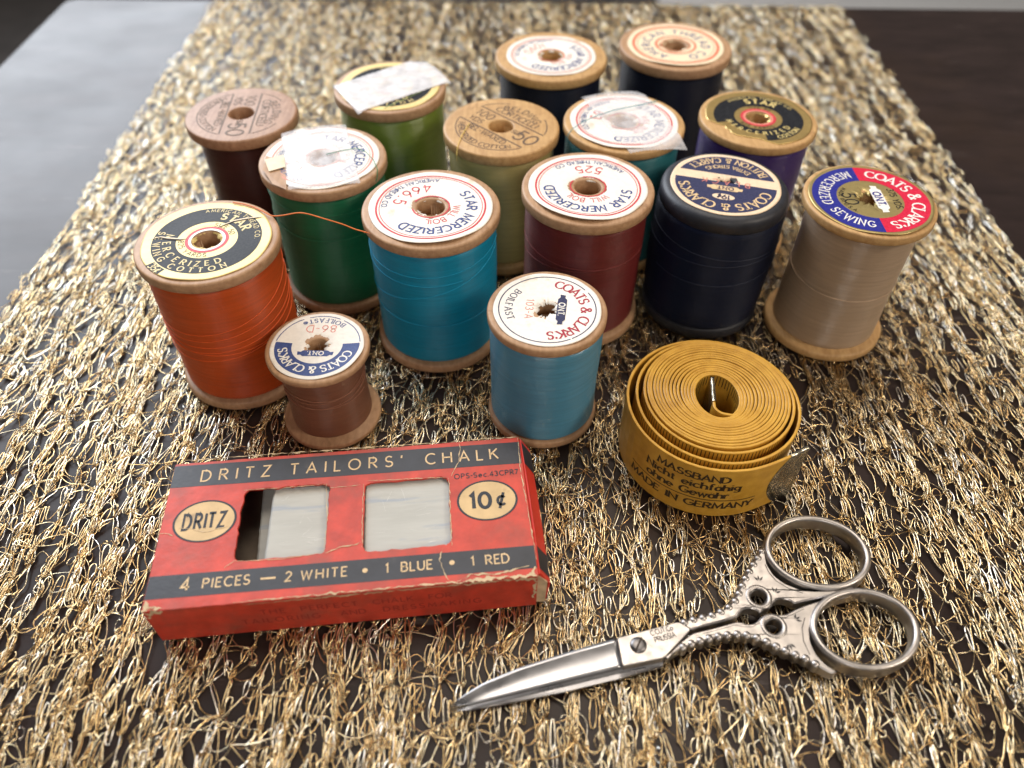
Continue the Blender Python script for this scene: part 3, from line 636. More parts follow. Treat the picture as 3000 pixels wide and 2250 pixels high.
b = MB(); hh = S['h']; b.tube([(*rel(S, 1375, 362, hh+.2), hh+.2), (*rel(S, 1352, 398, hh+.25), hh+.25), (*rel(S, 1340, 430, hh+.2), hh+.1), (*rel(S, 1338, 452, hh-1.5), hh-1.7), (*rel(S, 1338, 470, hh-4.0), hh-4.0)], .12, 5); b.build('loose_strand', TH['yellow_strand'], S['wind'], True)
S = spool(N, 'spool of dark teal thread with white label under a strip of frosted tape', .2037, 1.3399, .113, .2744, .0154, M['wood_y'], TH['sea_teal'], (.95, .95, .95))
star_white(S, -24, '83', 22, dirs=((250, .5, 45),))
adhesive(S, [rel(S, u, v, S['h']) for u, v in ((1702, 284), (1870, 257), (2016, 428), (1845, 450))], 6, (.5, 0))
b = MB(); hh = S['h']; b.tube([(*rel(S, u, v, hh+z), hh+z) for u, v, z in ((1925, 295, .5), (1880, 306, .9), (1800, 322, 1.0), (1745, 340, 1.1), (1705, 358, .9), (1676, 378, .6), (1664, 395, -.6), (1661, 420, -3.4))], .14, 5); b.build('loose_strand', TH['teal_strand'], S['wind'], True)
S = spool(N, 'spool of purple thread with worn black and gold label', .4593, 1.3625, .1101, .2728, .0159, M['wood_y'], TH['purple'], (.93, .93, .93))
star_gold(S, 75, 23, 'gold_foil', torn=[(232, 48, .22)])
# --- third row
S = spool(N, 'spool of black thread on a black painted spool with tan and navy label', .3594, 1.1439, .1087, .2682, .026, M['wood_black'], TH['black'], (1.01, 1.025, .985), .17, paint=True)
S['flat'] = True; o = paper_disc(S, M['paper_tan'], .86, .16, 31, dirs=((-60, .4, 40), (20, .3, 30)), jag=.3); RL = S['RL']; th = -105
k = Ink(); up_ = th+180
c0 = .07; a_ = math.degrees(math.acos(c0/.91)); k2 = [(.91*RL*math.cos(R_(up_+180+q)), .91*RL*math.sin(R_(up_+180+q))) for q in np.linspace(-(180-math.degrees(math.acos(-.0/.91)))-3, 93, 40)]
def seg(lo, hi_ang_dir):                      # circular segment beyond a chord at distance lo along direction
    a = math.degrees(math.acos(lo/.91)); return [(.91*RL*math.cos(R_(hi_ang_dir+q)), .91*RL*math.sin(R_(hi_ang_dir+q))) for q in np.linspace(-a, a, 40)]
k.poly(seg(-.04, th)); k.poly(seg(.30, up_)); k.build('navy_print', M['ink_navy'], o, S['surf'], .04)
k = Ink(); k.arc_text("COATS & CLARK'S", .66*RL, th, .19*RL, True, fit_deg=158, **SER); k.arc_text('BUTTON & CARPET', .86*RL, up_, .16*RL, False, fit_deg=116, wide=.82, **SER)
k.arc_text('EXTRA STRONG', .62*RL, up_, .10*RL, False, fit_deg=84, weight=.16); cx, cy = .44*RL*math.cos(R_(th)), .44*RL*math.sin(R_(th))
k.build('tan_lettering', M['ink_cream'], o, S['surf'], .08)
k = Ink(); ca, sa = math.cos(R_(th-90)), math.sin(R_(th-90)); k.put([(cx+.20*RL*math.cos(a)*ca-.095*RL*math.sin(a)*sa, cy+.20*RL*math.cos(a)*sa+.095*RL*math.sin(a)*ca) for a in np.linspace(0, 6.28, 24)[:-1]], [tuple(range(23))])
k.build('price_oval', M['paper_tan'], o, S['surf'], .08)
k = Ink(); k.line_text('19$', cx-.06*RL*math.cos(R_(th)), cy-.06*RL*math.sin(R_(th)), .13*RL, th-90, weight=.2); k.build('price_lettering', M['ink_navy'], o, S['surf'], .14)
k = Ink(); k.line_text('BLACK', .10*RL*math.cos(R_(up_)), .10*RL*math.sin(R_(up_)), .14*RL, th-90, weight=.12, gap=.75); k.build('red_lettering', M['ink_pink'], o, S['surf'], .06)
ont(S, o, .16*RL*math.cos(R_(th)), .16*RL*math.sin(R_(th)), th-90, .52*RL, .15*RL, M['ink_cream'], M['ink_navy'])
strands(S, [(180, 340, .78, .70, -1), (200, 350, .5, .56, -1), (170, 330, .66, .68, -.5)], .13)
S = spool(N, 'spool of beige thread with glossy blue and red label, at the right end', .5874, 1.0922, .1070, .2754, .0155, M['wood_y'], TH['beige'], (.87, .85, .87), conv=.02)
o = paper_disc(S, M['gold_dull'], .93, .15, 32, dirs=((0, .5, 50), (-80, .35, 40)), jag=.3); RL = S['RL']
k = Ink(); k.ring(.54*RL, .94*RL, 92, 268); k.build('blue_half_ring', M['ink_royal'], o, S['surf'], .04)
k = Ink(); k.ring(.54*RL, .94*RL, -92, 92); k.build('red_half_ring', M['ink_scarlet'], o, S['surf'], .042)
k = Ink(); k.arc_text("COATS & CLARK'S", .66*RL, 0, .19*RL, True, fit_deg=158, **SER); k.arc_text('MERCERIZED SEWING', .82*RL, 180, .165*RL, False, fit_deg=158, wide=.78, **SER); k.build('white_lettering', M['ink_white'], o, S['surf'], .08)
k = Ink(); k.line_text('50', -.44*RL, 0, .22*RL, -90, weight=.12, gap=.25); k.line_text('375 YDS.', .36*RL, 0, .11*RL, -90, weight=.14); k.arc_text('MADE IN U.S.A.', .50*RL, 184, .07*RL, False, fit_deg=92, weight=.15); k.build('black_lettering', M['ink_black'], o, S['surf'], .05)
ont(S, o, .15*RL, 0, -90, .62*RL, .19*RL, M['ink_white'], M['ink_royal'])
strands(S, [(160, 340, .52, .50, -1.5)], .12)
S = spool(N, 'spool of maroon thread with white label numbered 525', .1238, 1.1243, .1118, .2722, .019, M['wood'], TH['maroon'], (.935, .935, .93))
star_white(S, -95, '525', 33, dirs=((-115, .9, 45), (60, .2, 40))); strands(S, [(185, 340, .70, .66, -1.2), (190, 300, .60, .66, 0)])
S = spool(N, 'spool of bright teal blue thread with white label numbered 466.5', -.135, 1.059, .113, .2732, .0176, M['wood'], TH['teal'], (.935, .935, .93))
star_white(S, -46, '466.5', 34, dirs=((-75, .7, 40), (150, .25, 30)))
strands(S, [(170, 355, .80, .84, -2.2), (175, 350, .50, .80, -1.5), (200, 340, .42, .40, -.8), (175, 300, .74, .72, -1)])
# --- front row
S = spool(N, 'spool of orange thread with cracked black and gold label', -.4707, .9616, .109, .2755, .0172, M['wood'], TH['orange'], (.935, .935, .93)); ORG = S
o = star_gold(S, 55, 41, 'gold_paper', rin=.2); RL = S['RL']
k = Ink(); k.ring(.86*RL, 1.0*RL, 222, 240); k.build('price_tab', M['ink_black'], o, S['surf'], .04)
k = Ink(); k.arc_text('35$', .985*RL, 231, .11*RL, False, weight=.17); k.build('price_lettering', M['ink_gold'], o, S['surf'], .09)
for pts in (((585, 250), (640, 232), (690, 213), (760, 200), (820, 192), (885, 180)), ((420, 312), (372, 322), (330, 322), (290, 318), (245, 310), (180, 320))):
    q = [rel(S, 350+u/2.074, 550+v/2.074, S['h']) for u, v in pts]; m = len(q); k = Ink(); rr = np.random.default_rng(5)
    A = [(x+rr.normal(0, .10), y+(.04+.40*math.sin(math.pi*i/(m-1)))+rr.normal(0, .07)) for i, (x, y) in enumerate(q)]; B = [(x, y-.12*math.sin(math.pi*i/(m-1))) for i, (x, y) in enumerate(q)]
    k.put(A+B, [(i, i+m, i+m+1, i+1) for i in range(m-1)]); k.build('paper_crack_shade', M['gap_shade'], o, S['surf'], .12)  # dark strip on top of the label: the crack's shade painted in
    k = Ink(); A2 = [(x, y+.50*math.sin(math.pi*i/(m-1))) for i, (x, y) in enumerate(A)]; k.put(A+A2, [(i, i+1, i+m+1, i+m) for i in range(m-1)]); ok_ = k.build('lifted_paper_edge', M['paper_cream'], o, S['surf'], .16)
strands(S, [(200, 390, .60, .86, -4), (195, 385, .55, .75, -3), (190, 380, .52, .66, -3), (205, 380, .46, .62, -2.2), (200, 360, .50, .52, -2.5), (195, 380, .38, .56, -2)], .12)
b = MB(); hh = S['h']; T_ = ((683, 593, .35), (716, 598, .5), (745, 607, .6), (770, 619, .7), (798, 634, .9), (830, 631, 1.2), (875, 622, 1.6), (905, 627, 1.6), (940, 638, 1.2), (975, 648, .6), (1010, 659, -.1), (1040, 672, -.8), (1075, 681, -1.1))
Pp = np.array([(*rel(S, u, v, hh+z), hh+z) for u, v, z in T_])
ti = np.linspace(0, len(Pp)-1, 60); Pp = np.c_[[np.interp(ti, np.arange(len(Pp)), Pp[:, i]) for i in range(3)]].T
for _ in range(3): Pp[1:-1] = (Pp[:-2]+2*Pp[1:-1]+Pp[2:])/4
b.tube(Pp, .17, 6)
for q in range(7):
    e_ = Pp[-1]; d_ = np.array((rng.uniform(1.0, 3.2), rng.normal(-.35, .5), rng.normal(0, .2))); b.tube([e_-d_*.3, e_+d_*.4, e_+d_], .045, 4)
b.build('loose_strand', TH['orange_strand'], S['wind'], True)
S = spool(N, 'small short spool of rose brown thread behind the chalk box', -.3017, .8493, .0805, .1611, .0115, M['wood'], TH['rose_brown'], (.83, .80, .82), .20, conv=.06)
o = paper_disc(S, M['paper'], .90, .22, 42, dirs=((-40, .3, 40),), jag=.25); RL = S['RL']
k = Ink(); k.ring(.54*RL, .90*RL, 174, 366); k.ring(.895*RL, .915*RL, 8, 60); k.ring(.895*RL, .915*RL, 66, 110); k.ring(.895*RL, .915*RL, 118, 172)
k.arc_text('BOILFAST®', .84*RL, 87, .12*RL, False, fit_deg=70, **SER); k.build('blue_print', M['ink_blue'], o, S['surf'], .04)
k = Ink(); k.arc_text("COATS & CLARK'S", .63*RL, -93, .19*RL, True, fit_deg=156, **SER); k.build('white_lettering', M['ink_white'], o, S['surf'], .08)
k = Ink(); k.line_text('86-D', 0, .62*RL, .21*RL, 181, weight=.10, gap=.3); k.build('red_lettering', M['ink_pink'], o, S['surf'], .05)
ont(S, o, 0, -.24*RL, 180, .62*RL, .17*RL, M['ink_blue'], M['ink_white'], .05)
strands(S, [(180, 370, .72, .66, -1.5), (185, 375, .62, .74, -2.0), (190, 360, .55, .62, -1.5), (180, 350, .60, .52, -.8)], .11)
S = spool(N, 'spool of light blue thread with white label and red lettering, beside the tape measure', .0516, .8682, .0907, .2255, .0147, M['wood'], TH['light_blue'], (.965, .955, .955), .20)
o = paper_disc(S, M['paper'], .90, .18, 43, dirs=((10, .3, 30),), jag=.3); RL = S['RL']
k = Ink(); k.ring(.885*RL, .905*RL, -62, 30); k.ring(.885*RL, .905*RL, 36, 296); k.arc_text('BOILFAST', .78*RL, 170, .13*RL, False, fit_deg=68, weight=.16, contrast=.5, serif=True); k.build('navy_print', M['ink_navy'], o, S['surf'], .05)
k = Ink(); k.arc_text("COATS & CLARK'S", .62*RL, -8, .19*RL, True, fit_deg=166, **SER); k.build('red_lettering', M['ink_wine'], o, S['surf'], .05)
k = Ink(); k.line_text('103-A', -.40*RL, 0, .14*RL, -95, weight=.10, gap=.3); k.build('number_lettering', M['ink_pink'], o, S['surf'], .05)
ont(S, o, .26*RL, -.02*RL, -97, .66*RL, .17*RL, M['ink_navy'], M['ink_white'])
#PART3
# ------------------------------------------------------------------ tailors' chalk box
BO = np.array((-.4663, .4452))*K; BA = R_(6.6); BL_, BW, BT = 89.4, 41.2, 14.6
M['red_card'] = noisy('red_printed_card', (.50, .042, .021), .22, 220, .5, .45, .0002, 500, patch=((.30, .055, .035), 90, .50, .74))
M['red_flap'] = noisy('bright_red_card', (.62, .035, .02), .08, 160, .45, .2, .0001, 900)
M['slate'] = noisy('slate_blue_printed_band', (.021, .023, .031), .25, 250, .5, .3, .00015, 900, patch=((.06, .055, .055), 200, .60, .80))
M['card'] = noisy('worn_cream_cardboard', (.56, .42, .26), .2, 300, .8, .4, .0002, 700)
M['card_in'] = noisy('grey_inner_card', (.16, .13, .10), .2, 200, .9)
M['oval'] = noisy('cream_printed_oval', (.60, .42, .21), .12, 250, .6, .3, .0001, 800, patch=((.33, .22, .12), 180, .58, .76))
M['ink_dkred'] = ink_mat('dark_red_ink', (.30, .028, .02), .6)
M['ink_slate'] = ink_mat('slate_ink', (.028, .032, .042), .6)
M['chalk'] = noisy('white_chalk', (.47, .47, .44), .06, 220, .9, .4, .0002, 500, stretch=(.35, 2.2, 1), patch=((.34, .38, .44), 150, .56, .72))
M['chalk_pale'] = noisy('pale_chalk_scratch', (.70, .70, .68), .1, 300, .9)
bx = empty('chalk_box', 'worn red cardboard box of tailors chalk with two cut windows', 'box', (BO[0], BO[1], 0), BA)
def bl(zx, zy, z=BT):
    p = px(380+zx/1.7015, 1230+zy/1.7015, z)[:2]-BO; return (p[0]*math.cos(BA)+p[1]*math.sin(BA), -p[0]*math.sin(BA)+p[1]*math.cos(BA))
def rrect(x0, y0, x1, y1, r, jit=0, n=6):
    q = []
    for cx, cy, a in ((x1-r, y0+r, -90), (x1-r, y1-r, 0), (x0+r, y1-r, 90), (x0+r, y0+r, 180)):
        q += arc(cx, cy, r, r, a, a+90, n)
    o = []
    for i in range(len(q)):
        a, c = np.array(q[i]), np.array(q[(i+1) % len(q)]); m = max(1, int(np.linalg.norm(c-a)/1.2))
        for j in range(m): p = a+(c-a)*j/m; o.append((p[0]+rng.normal(0, jit), p[1]+rng.normal(0, jit)))
    return o
win1 = rrect(18.8, 10.9, 39.9, 31.1, 1.7, .12); win2 = rrect(48.8, 10.3, 69.8, 30.2, 1.8, .12)
b = MB(); b.prism([rrect(0, 0, BL_, BW, .5, .03, 3), win1, win2], BT-.55, BT, .12); front = b.build('front_panel', M['red_card'], bx)
b = MB(); b.prism([rrect(.3, .3, BL_-.3, BW-.3, .3)], .05, .55); b.build('back_panel', M['card_in'], bx)
def side(nm, q, mat):
    b = MB(); b.prism([q], .1, BT-.5); return b.build(nm, mat, bx)
fs = side('side_panel', [(.15, .05), (BL_-.2, .05), (BL_-.2, .55), (.15, .55)], M['red_card'])
side('side_panel', [(.15, BW-.55), (BL_-.2, BW-.55), (BL_-.2, BW-.05), (.15, BW-.05)], M['red_card'])
side('end_panel', [(.05, .6), (.55, .6), (.55, BW-.6), (.05, BW-.6)], M['red_card'])
# right end: the tuck flap has sprung outwards
def plate(q0, q1, th):                          # q0, q1: (u, z) of upper and lower edge, running along v
    n = 24; b = MB()
    for i in range(n+1):
        v = lerp(.7, BW-.5, i/n); bu = .5*math.sin(math.pi*i/n)
        for (u, z) in (q0, q1, (q1[0]-th, q1[1]-.1), (q0[0]-th, q0[1]-.35)): b.v.append((u+bu*.4, v, z))
    for i in range(n):
        for k in range(4): b.f.append((i*4+k, i*4+(k+1) % 4, i*4+4+(k+1) % 4, i*4+4+k))
    b.f += [(0, 1, 2, 3), (n*4+3, n*4+2, n*4+1, n*4)]; return b
fl = plate((BL_+.4, BT-.25), (BL_+3.0, BT-5.5), .5).build('end_flap', M['red_flap'], bx)
b = plate((BL_+3.0, BT-5.6), (BL_+2.2, .6), .5); b.build('end_flap', M['red_flap'], bx)
for v0, v1 in ((32.6, 39.6), (2.0, 8.0)):
    b = MB(); n = 6
    for i in range(n+1):
        v = lerp(v0, v1, i/n); bu = .2*math.sin(math.pi*(v-.7)/(BW-1.2))
        for u, z in ((.40, BT-.25), (3.0, BT-5.5), (2.2, .7)): b.v.append((BL_+u+bu+.06, v, z+.03))
    for i in range(n):
        for k in range(2): b.f.append((i*3+k, i*3+k+1, i*3+k+4, i*3+k+3))
    b.build('flap_band', M['slate'], fl)
b = MB(); b.add([(BL_-.1, .6, BT-1.2), (BL_+2.2, .2, BT-4), (BL_+2.0, .3, .8), (BL_-.1, .6, .6), (BL_-.1, .9, BT-1.2), (BL_+2.2, .6, BT-4), (BL_+2.0, .7, .8), (BL_-.1, .9, .6)], [(0, 3, 2, 1), (4, 5, 6, 7), (0, 1, 5, 4), (1, 2, 6, 5), (2, 3, 7, 6)]); b.build('dust_flap', M['card'], bx)
topf = lambda x, y, d: (x, y, BT+d)
frontf = lambda x, y, d: (x, .05-d, y)
k = Ink(); k.put([(.1, 33.6), (BL_-.25, 32.5), (BL_-.15, 39.6), (.1, 40.4)], [(0, 1, 2, 3)]); k.put([(.1, 2.9), (BL_-.15, 1.95), (BL_-.2, 8.0), (.1, 8.75)], [(0, 1, 2, 3)]); k.build('printed_band', M['slate'], front, topf, .03)
k = Ink(); S1 = dict(weight=.125, contrast=0)
def word(k, t, u0, u1, v0, h, **kw):
    L, tot = layout(t, h, **kw); w0 = L[0][1]; d = (u1-u0); n = len(t)
    ws = [max(p[0] for p in g[1])-min(p[0] for p in g[1]) if g[1] else .2*h for g in L]; gap = (d-sum(ws))/max(1, n-1); x = u0
    for g, wd in zip(L, ws):
        mn = min(p[0] for p in g[1]); k.put([(x+p[0]-mn, v0+p[1]) for p in g[1]], g[2]); x += wd+gap
for t, a, c in (('DRITZ', 7.2, 24.9), ("TAILORS'", 29.7, 58.4), ('CHALK', 64.2, 83.4)): word(k, t, a, c, 35.0-.006*a, 3.3, **S1)
ub = lambda x: 7.4+(x-245)*.04588
k.build('title_lettering', M['ink_cream'], front, topf, .06); k = Ink()
word(k, '4', ub(245), ub(295), 4.5, 3.0, weight=.15)
for t, a, c in (('PIECES', 355, 590), ('2', 757, 790), ('WHITE', 838, 1070), ('1', 1262, 1282), ('BLUE', 1340, 1500), ('1', 1697, 1717), ('RED', 1770, 1895)): word(k, t, ub(a), ub(c), 4.75-.0004*a, 2.35, weight=.14)
k.poly([(ub(640), 5.4), (ub(715), 5.35), (ub(715), 5.85), (ub(640), 5.9)])
for x_ in (1160, 1600): k.ring(.01, .62, cx=ub(x_), cy=5.35, n=24)
k.build('contents_lettering', M['ink_cream'], front, topf, .06)
for cx, cy, t in ((10.3, 22.9, 'DRITZ'), (79.3, 22.0, '10$')):
    k = Ink(); k.ring(.93, 1.0, cx=cx, cy=cy, sx=7.6, sy=6.0); 
    if t == 'DRITZ': word(k, t, cx-5.3, cx+5.3, cy-2.1, 4.2, weight=.24, contrast=.25, wide=.62)
    else: word(k, '10', cx-4.6, cx+1.2, cy-2.2, 4.4, weight=.22); word(k, '$', cx+2.2, cx+5.0, cy-2.0, 4.2, weight=.17)
    k2 = Ink(); k2.put([(cx+7.2*math.cos(a), cy+5.6*math.sin(a)) for a in np.linspace(0, 2*math.pi, 41)[:-1]], [tuple(range(40))]); ov = k2.build('printed_oval', M['oval'], front, topf, .03)
    k.build('oval_lettering', M['ink_slate'], front, topf, .07)
k = Ink(); word(k, 'OPS-Sec.43CPR7', 71.4, 88.0, 29.2, 1.45, weight=.17); k.build('small_lettering', M['ink_slate'], front, topf, .06)
k = Ink(); word(k, 'THE PERFECT CHALK FOR'.replace(' ', '.') if 0 else 'THE', 25, 30.5, 8.2, 2.1, weight=.15); word(k, 'PERFECT', 34, 47, 8.2, 2.1, weight=.15); word(k, 'CHALK', 50.5, 60, 8.2, 2.1, weight=.15); word(k, 'FOR', 63.5, 69, 8.2, 2.1, weight=.15)
word(k, 'TAILORING', 20, 38, 4.2, 2.1, weight=.15); word(k, 'AND', 42.5, 48.5, 4.2, 2.1, weight=.15); word(k, 'DRESSMAKING', 52.5, 76, 4.2, 2.1, weight=.15); k.build('side_lettering', M['ink_dkred'], fs, frontf, .03)
def rag(k, pts, wd, seed, taper=True, step=.35):
    """a worn, ragged streak along a line of points"""
    rr = np.random.default_rng(seed); P_ = np.array(pts, float); seg_ = np.r_[0, np.cumsum(np.linalg.norm(np.diff(P_, axis=0), axis=1))]; n = max(4, int(seg_[-1]/step)); t = np.linspace(0, seg_[-1], n)
    Q = np.c_[np.interp(t, seg_, P_[:, 0]), np.interp(t, seg_, P_[:, 1])]; jit = np.convolve(rr.normal(0, 1, n+4), np.ones(3)/3, 'valid')[:n]; T_ = np.gradient(Q, axis=0); T_ /= np.maximum(np.linalg.norm(T_, axis=1, keepdims=True), 1e-9); N_ = np.c_[-T_[:, 1], T_[:, 0]]
    w1 = wd*np.clip(.55+.8*np.convolve(rr.normal(0, 1, n+4), np.ones(3)/3, 'valid')[:n], .04, 2); w2 = wd*np.clip(.55+.8*np.convolve(rr.normal(0, 1, n+4), np.ones(3)/3, 'valid')[:n], .04, 2)
    if taper: e_ = np.sin(np.linspace(.12, math.pi-.12, n))**.5; w1 = w1*e_; w2 = w2*e_
    Q = Q+N_*(jit*wd*.7)[:, None]; A = Q+N_*w1[:, None]; B = Q-N_*w2[:, None]
    k.put(list(map(tuple, A))+list(map(tuple, B)), [(i, i+n, i+n+1, i+1) for i in range(n-1)])
k = Ink()
for i, (pts, wd) in enumerate((((bl(1640, 108), bl(1648, 150), bl(1640, 215), bl(1600, 280)), .16), ((bl(1560, 640), bl(1545, 700), bl(1562, 750), bl(1600, 820)), .16), ((bl(975, 665), bl(1060, 632), bl(1120, 628), bl(1165, 600)), .20),
    ((bl(1000, 340), bl(1080, 333), bl(1150, 325)), .13), ((bl(125, 572), bl(175, 568), bl(215, 578)), .15), ((bl(240, 540), bl(300, 545), bl(380, 560), bl(500, 530)), .16), ((bl(470, 740), bl(500, 720), bl(530, 700)), .14),
    ((bl(815, 168), bl(835, 175), bl(850, 168)), .35), ((bl(1935, 90), bl(1948, 250), bl(1985, 450), bl(2030, 700)), .16), ((bl(980, 320), bl(985, 480), bl(970, 660)), .13), ((bl(1590, 290), bl(1600, 500), bl(1605, 630)), .15),
    ((bl(570, 352), bl(760, 340), bl(975, 322)), .11), ((bl(530, 705), bl(760, 695), bl(975, 660)), .12), ((bl(1165, 320), bl(1160, 500), bl(1160, 640)), .12), ((bl(1180, 305), bl(1400, 296), bl(1575, 288)), .13),
    ((bl(220, 210), bl(600, 180), bl(1200, 138), bl(1640, 108)), .17), ((bl(210, 230), bl(180, 400), bl(100, 760)), .12), ((bl(1650, 105), bl(1800, 92), bl(1930, 86)), .2))): rag(k, pts, wd, 50+i)
for i, (a, c, wd) in enumerate(((0, 5, .5), (20, 36, .16), (34, 55, .30), (52, 70, .22), (68, 82, .55), (80, 89, .45))): rag(k, [(a, .25), (c, .25)], wd, 90+i)
rag(k, [(88.7, 2.4), (88.9, .4)], .6, 97); rag(k, [(.6, .3), (.9, 1.2), (.7, 2.6)], .6, 98); rag(k, [(0, .5), (2.2, .6), (3.4, .3)], .55, 101); rag(k, [(70.5, .3), (74, 1.7), (80, 1.3), (87.5, 2.6)], .3, 99)
k.build('worn_patch', M['card'], front, topf, .10)
k = Ink()
for i, (a, c, wd) in enumerate(((0, 4.5, .9), (22, 40, .2), (34, 56, .4), (55, 72, .25), (68, 84, .5), (84, 89.2, 1.0))): rag(k, [(a, 13.7), (c, 13.7)], wd, 110+i)
rag(k, [(88.6, 13), (88.8, 8), (88.6, 4)], .5, 121); rag(k, [(1.6, 13.6), (1.2, 11.2)], 1.4, 122)
k.build('worn_patch', M['card'], fs, frontf, .05)
def chalk(lbl, u0, u1, v0, v1, z0, z1, rz):
    b = MB(); w_, h_ = u1-u0, v1-v0; b.prism([rrect(-w_/2, -h_/2, w_/2, h_/2, 1.2, .04)], 0, z1-z0, .5)
    p = ((u0+u1)/2, (v0+v1)/2); o = b.build('tailors_chalk', M['chalk']); c_, s_ = math.cos(BA), math.sin(BA)
    o.location = [q*MM for q in (BO[0]+p[0]*c_-p[1]*s_, BO[1]+p[0]*s_+p[1]*c_, z0)]; o.rotation_euler = (0, 0, BA+R_(rz)); tag(o, lbl, 'chalk', 'chalk pieces in the box')
    k = Ink(); rr = np.random.default_rng(int(u0*10))
    for i in range(26):
        x_, y_ = rr.uniform(-w_*.45, w_*.45), rr.uniform(-h_*.40, h_*.40); a = rr.normal(0, .25) if i % 4 else rr.uniform(0, 3); L_ = rr.uniform(1, 5); rag(k, [(x_, y_), (x_+L_*math.cos(a), y_+L_*math.sin(a))], rr.uniform(.03, .075), i, True, .3)
    k.build('scratches', M['chalk_pale'] if u0 > 22 else M['chalk'], o, lambda x, y, d: (x, y, z1-z0+d), .02); return o
chalk('white tailors chalk piece behind the left window of the red box', 25.4, 48.2, 2.5, 38.5, 7.0, 13.1, -.6)
chalk('white tailors chalk piece filling the right window of the red box', 48.6, 71.5, 2.2, 38.4, 7.0, 13.4, .2)
chalk('grey white chalk piece lying underneath, seen in the left window corner', 21.5, 44.5, 2.0, 38.0, .7, 6.8, 2.0)
# ------------------------------------------------------------------ measuring tape
def tape_material():
    m, n, l, b = new_mat('yellow_oilcloth_tape'); v = coords(n, l, (1, 1, 1))
    l.new(ramp(n, l, noise(n, l, v, 260, 5), [(.3, (.48, .24, .024)), (.7, (.65, .36, .048))]), b.inputs['Base Color']); b.inputs['Roughness'].default_value = .36
    bump(n, l, noise(n, l, v, 2600, 3), .35, .00012, b); return m
M['tapecloth'] = tape_material(); M['tapeink'] = ink_mat('dark_brown_tape_ink', (.035, .018, .006), .5)
M['tipmetal'] = noisy('dull_brass_steel_tip', (.36, .33, .26), .3, 250, .24, .5, .0006, 220, metallic=.95)
TZ1 = 20.0; tcx, tcy = 55.4, 139.5
tm = empty('tape_measure', 'rolled yellow measuring tape with dark print and metal tip', 'tape measure', (tcx, tcy, 0))
pts = []
for q in np.linspace(0, 1, 16): pts.append((lerp(55.7, 54.6, q), lerp(147.4, 137.5, q)))          # metal clipped inner end
for a in np.linspace(178, 262, 8)[1:]: pts.append((57.6+3.1*math.cos(R_(a)), 137.2+3.1*math.sin(R_(a))))
turns = 20.0; NT = 52
keys_t = np.array([0, 1, 4, 9, 14.3, 15.2, 16.2, 17.0, 17.6, 18.03]); keys = np.array([(56.0, 140.6, 6.4, .0), (56.1, 140.7, 6.9, 0), (56.2, 141.2, 9.3, 0), (56.2, 141.8, 13.9, 0), (56.2, 141.9, 18.5, 0), (56.2, 141.6, 19.2, 0), (56.0, 140.9, 20.3, 0), (55.3, 139.6, 22.0, 0), (54.8, 138.9, 23.2, 0), (54.8, 138.8, 23.6, 0)])
hole_y = 1.22
for i in range(int(18.03*NT)+1):
    t = i/NT; a = R_(-88+t*360); cx, cy, r = (np.interp(t, keys_t, keys[:, j]) for j in range(3)); ey = 1+(hole_y-1)*max(0, 1-t/7)
    r += .05*math.sin(t*2.4)+.03*math.sin(t*5.1)
    if t < .3 and i < 4: continue
    pts.append((cx+r*math.cos(a)*(1-(ey-1)*.35), cy+r*ey*math.sin(a)))
p_end = np.array(pts[-1]); d_ = p_end-np.array(pts[-2]); d_ /= np.linalg.norm(d_); ang = math.atan2(d_[1], d_[0])
tip = np.array((76.4, 123.2)); 
p1 = p_end+d_*6.0
for q in np.linspace(0, 1, 20)[1:]: pts.append(tuple((1-q)**2*p_end+2*q*(1-q)*p1+q*q*tip))
PT = np.array(pts)-np.array((tcx, tcy)); seg_ = np.r_[0, np.cumsum(np.linalg.norm(np.diff(PT, axis=0), axis=1))]; LT = seg_[-1]
def tp(s): return np.array((np.interp(s, seg_, PT[:, 0]), np.interp(s, seg_, PT[:, 1])))
def tn(s): d = tp(min(s+.4, LT))-tp(max(s-.4, 0)); d /= np.linalg.norm(d); return np.array((d[1], -d[0]))      # outward
TT = .72
def tsurf(s, z, off): p = tp(s)+tn(s)*(off); return (p[0], p[1], z)
b = MB(); T_ = np.gradient(PT, axis=0); T_ /= np.linalg.norm(T_, axis=1, keepdims=True); NN = np.c_[T_[:, 1], -T_[:, 0]]
zr = np.random.default_rng(8); turnz = np.interp(np.arange(len(PT))/NT, np.arange(26), zr.normal(0, .07, 26))
for i in range(len(PT)):
    o_, i_ = PT[i]+NN[i]*TT/2, PT[i]-NN[i]*TT/2; zt = TZ1+turnz[i]
    b.v += [(*o_, .05), (*o_, zt-.08), (*(o_*.75+i_*.25), zt), (*(o_*.25+i_*.75), zt), (*i_, zt-.08), (*i_, .05)]
for i in range(len(PT)-1):
    for q in range(6): b.f.append((i*6+q, i*6+6+q, i*6+6+(q+1) % 6, i*6+(q+1) % 6))
b.f += [(0, 1, 2, 3, 4, 5), tuple(len(b.v)-6+q for q in range(6))[::-1]]
tw = b.build('tape_strip', M['tapecloth'], tm, False)
class TapeInk(Ink):
    def build(s, name, mat, parent, off):
        b = MB(); b.v = [tsurf(x, y, TT/2*(1 if off > 0 else -1)+off+(z if off > 0 else -z)) for (x, y), z in zip(s.v, s.z)]; b.f = s.f; return b.build(name, mat, parent)
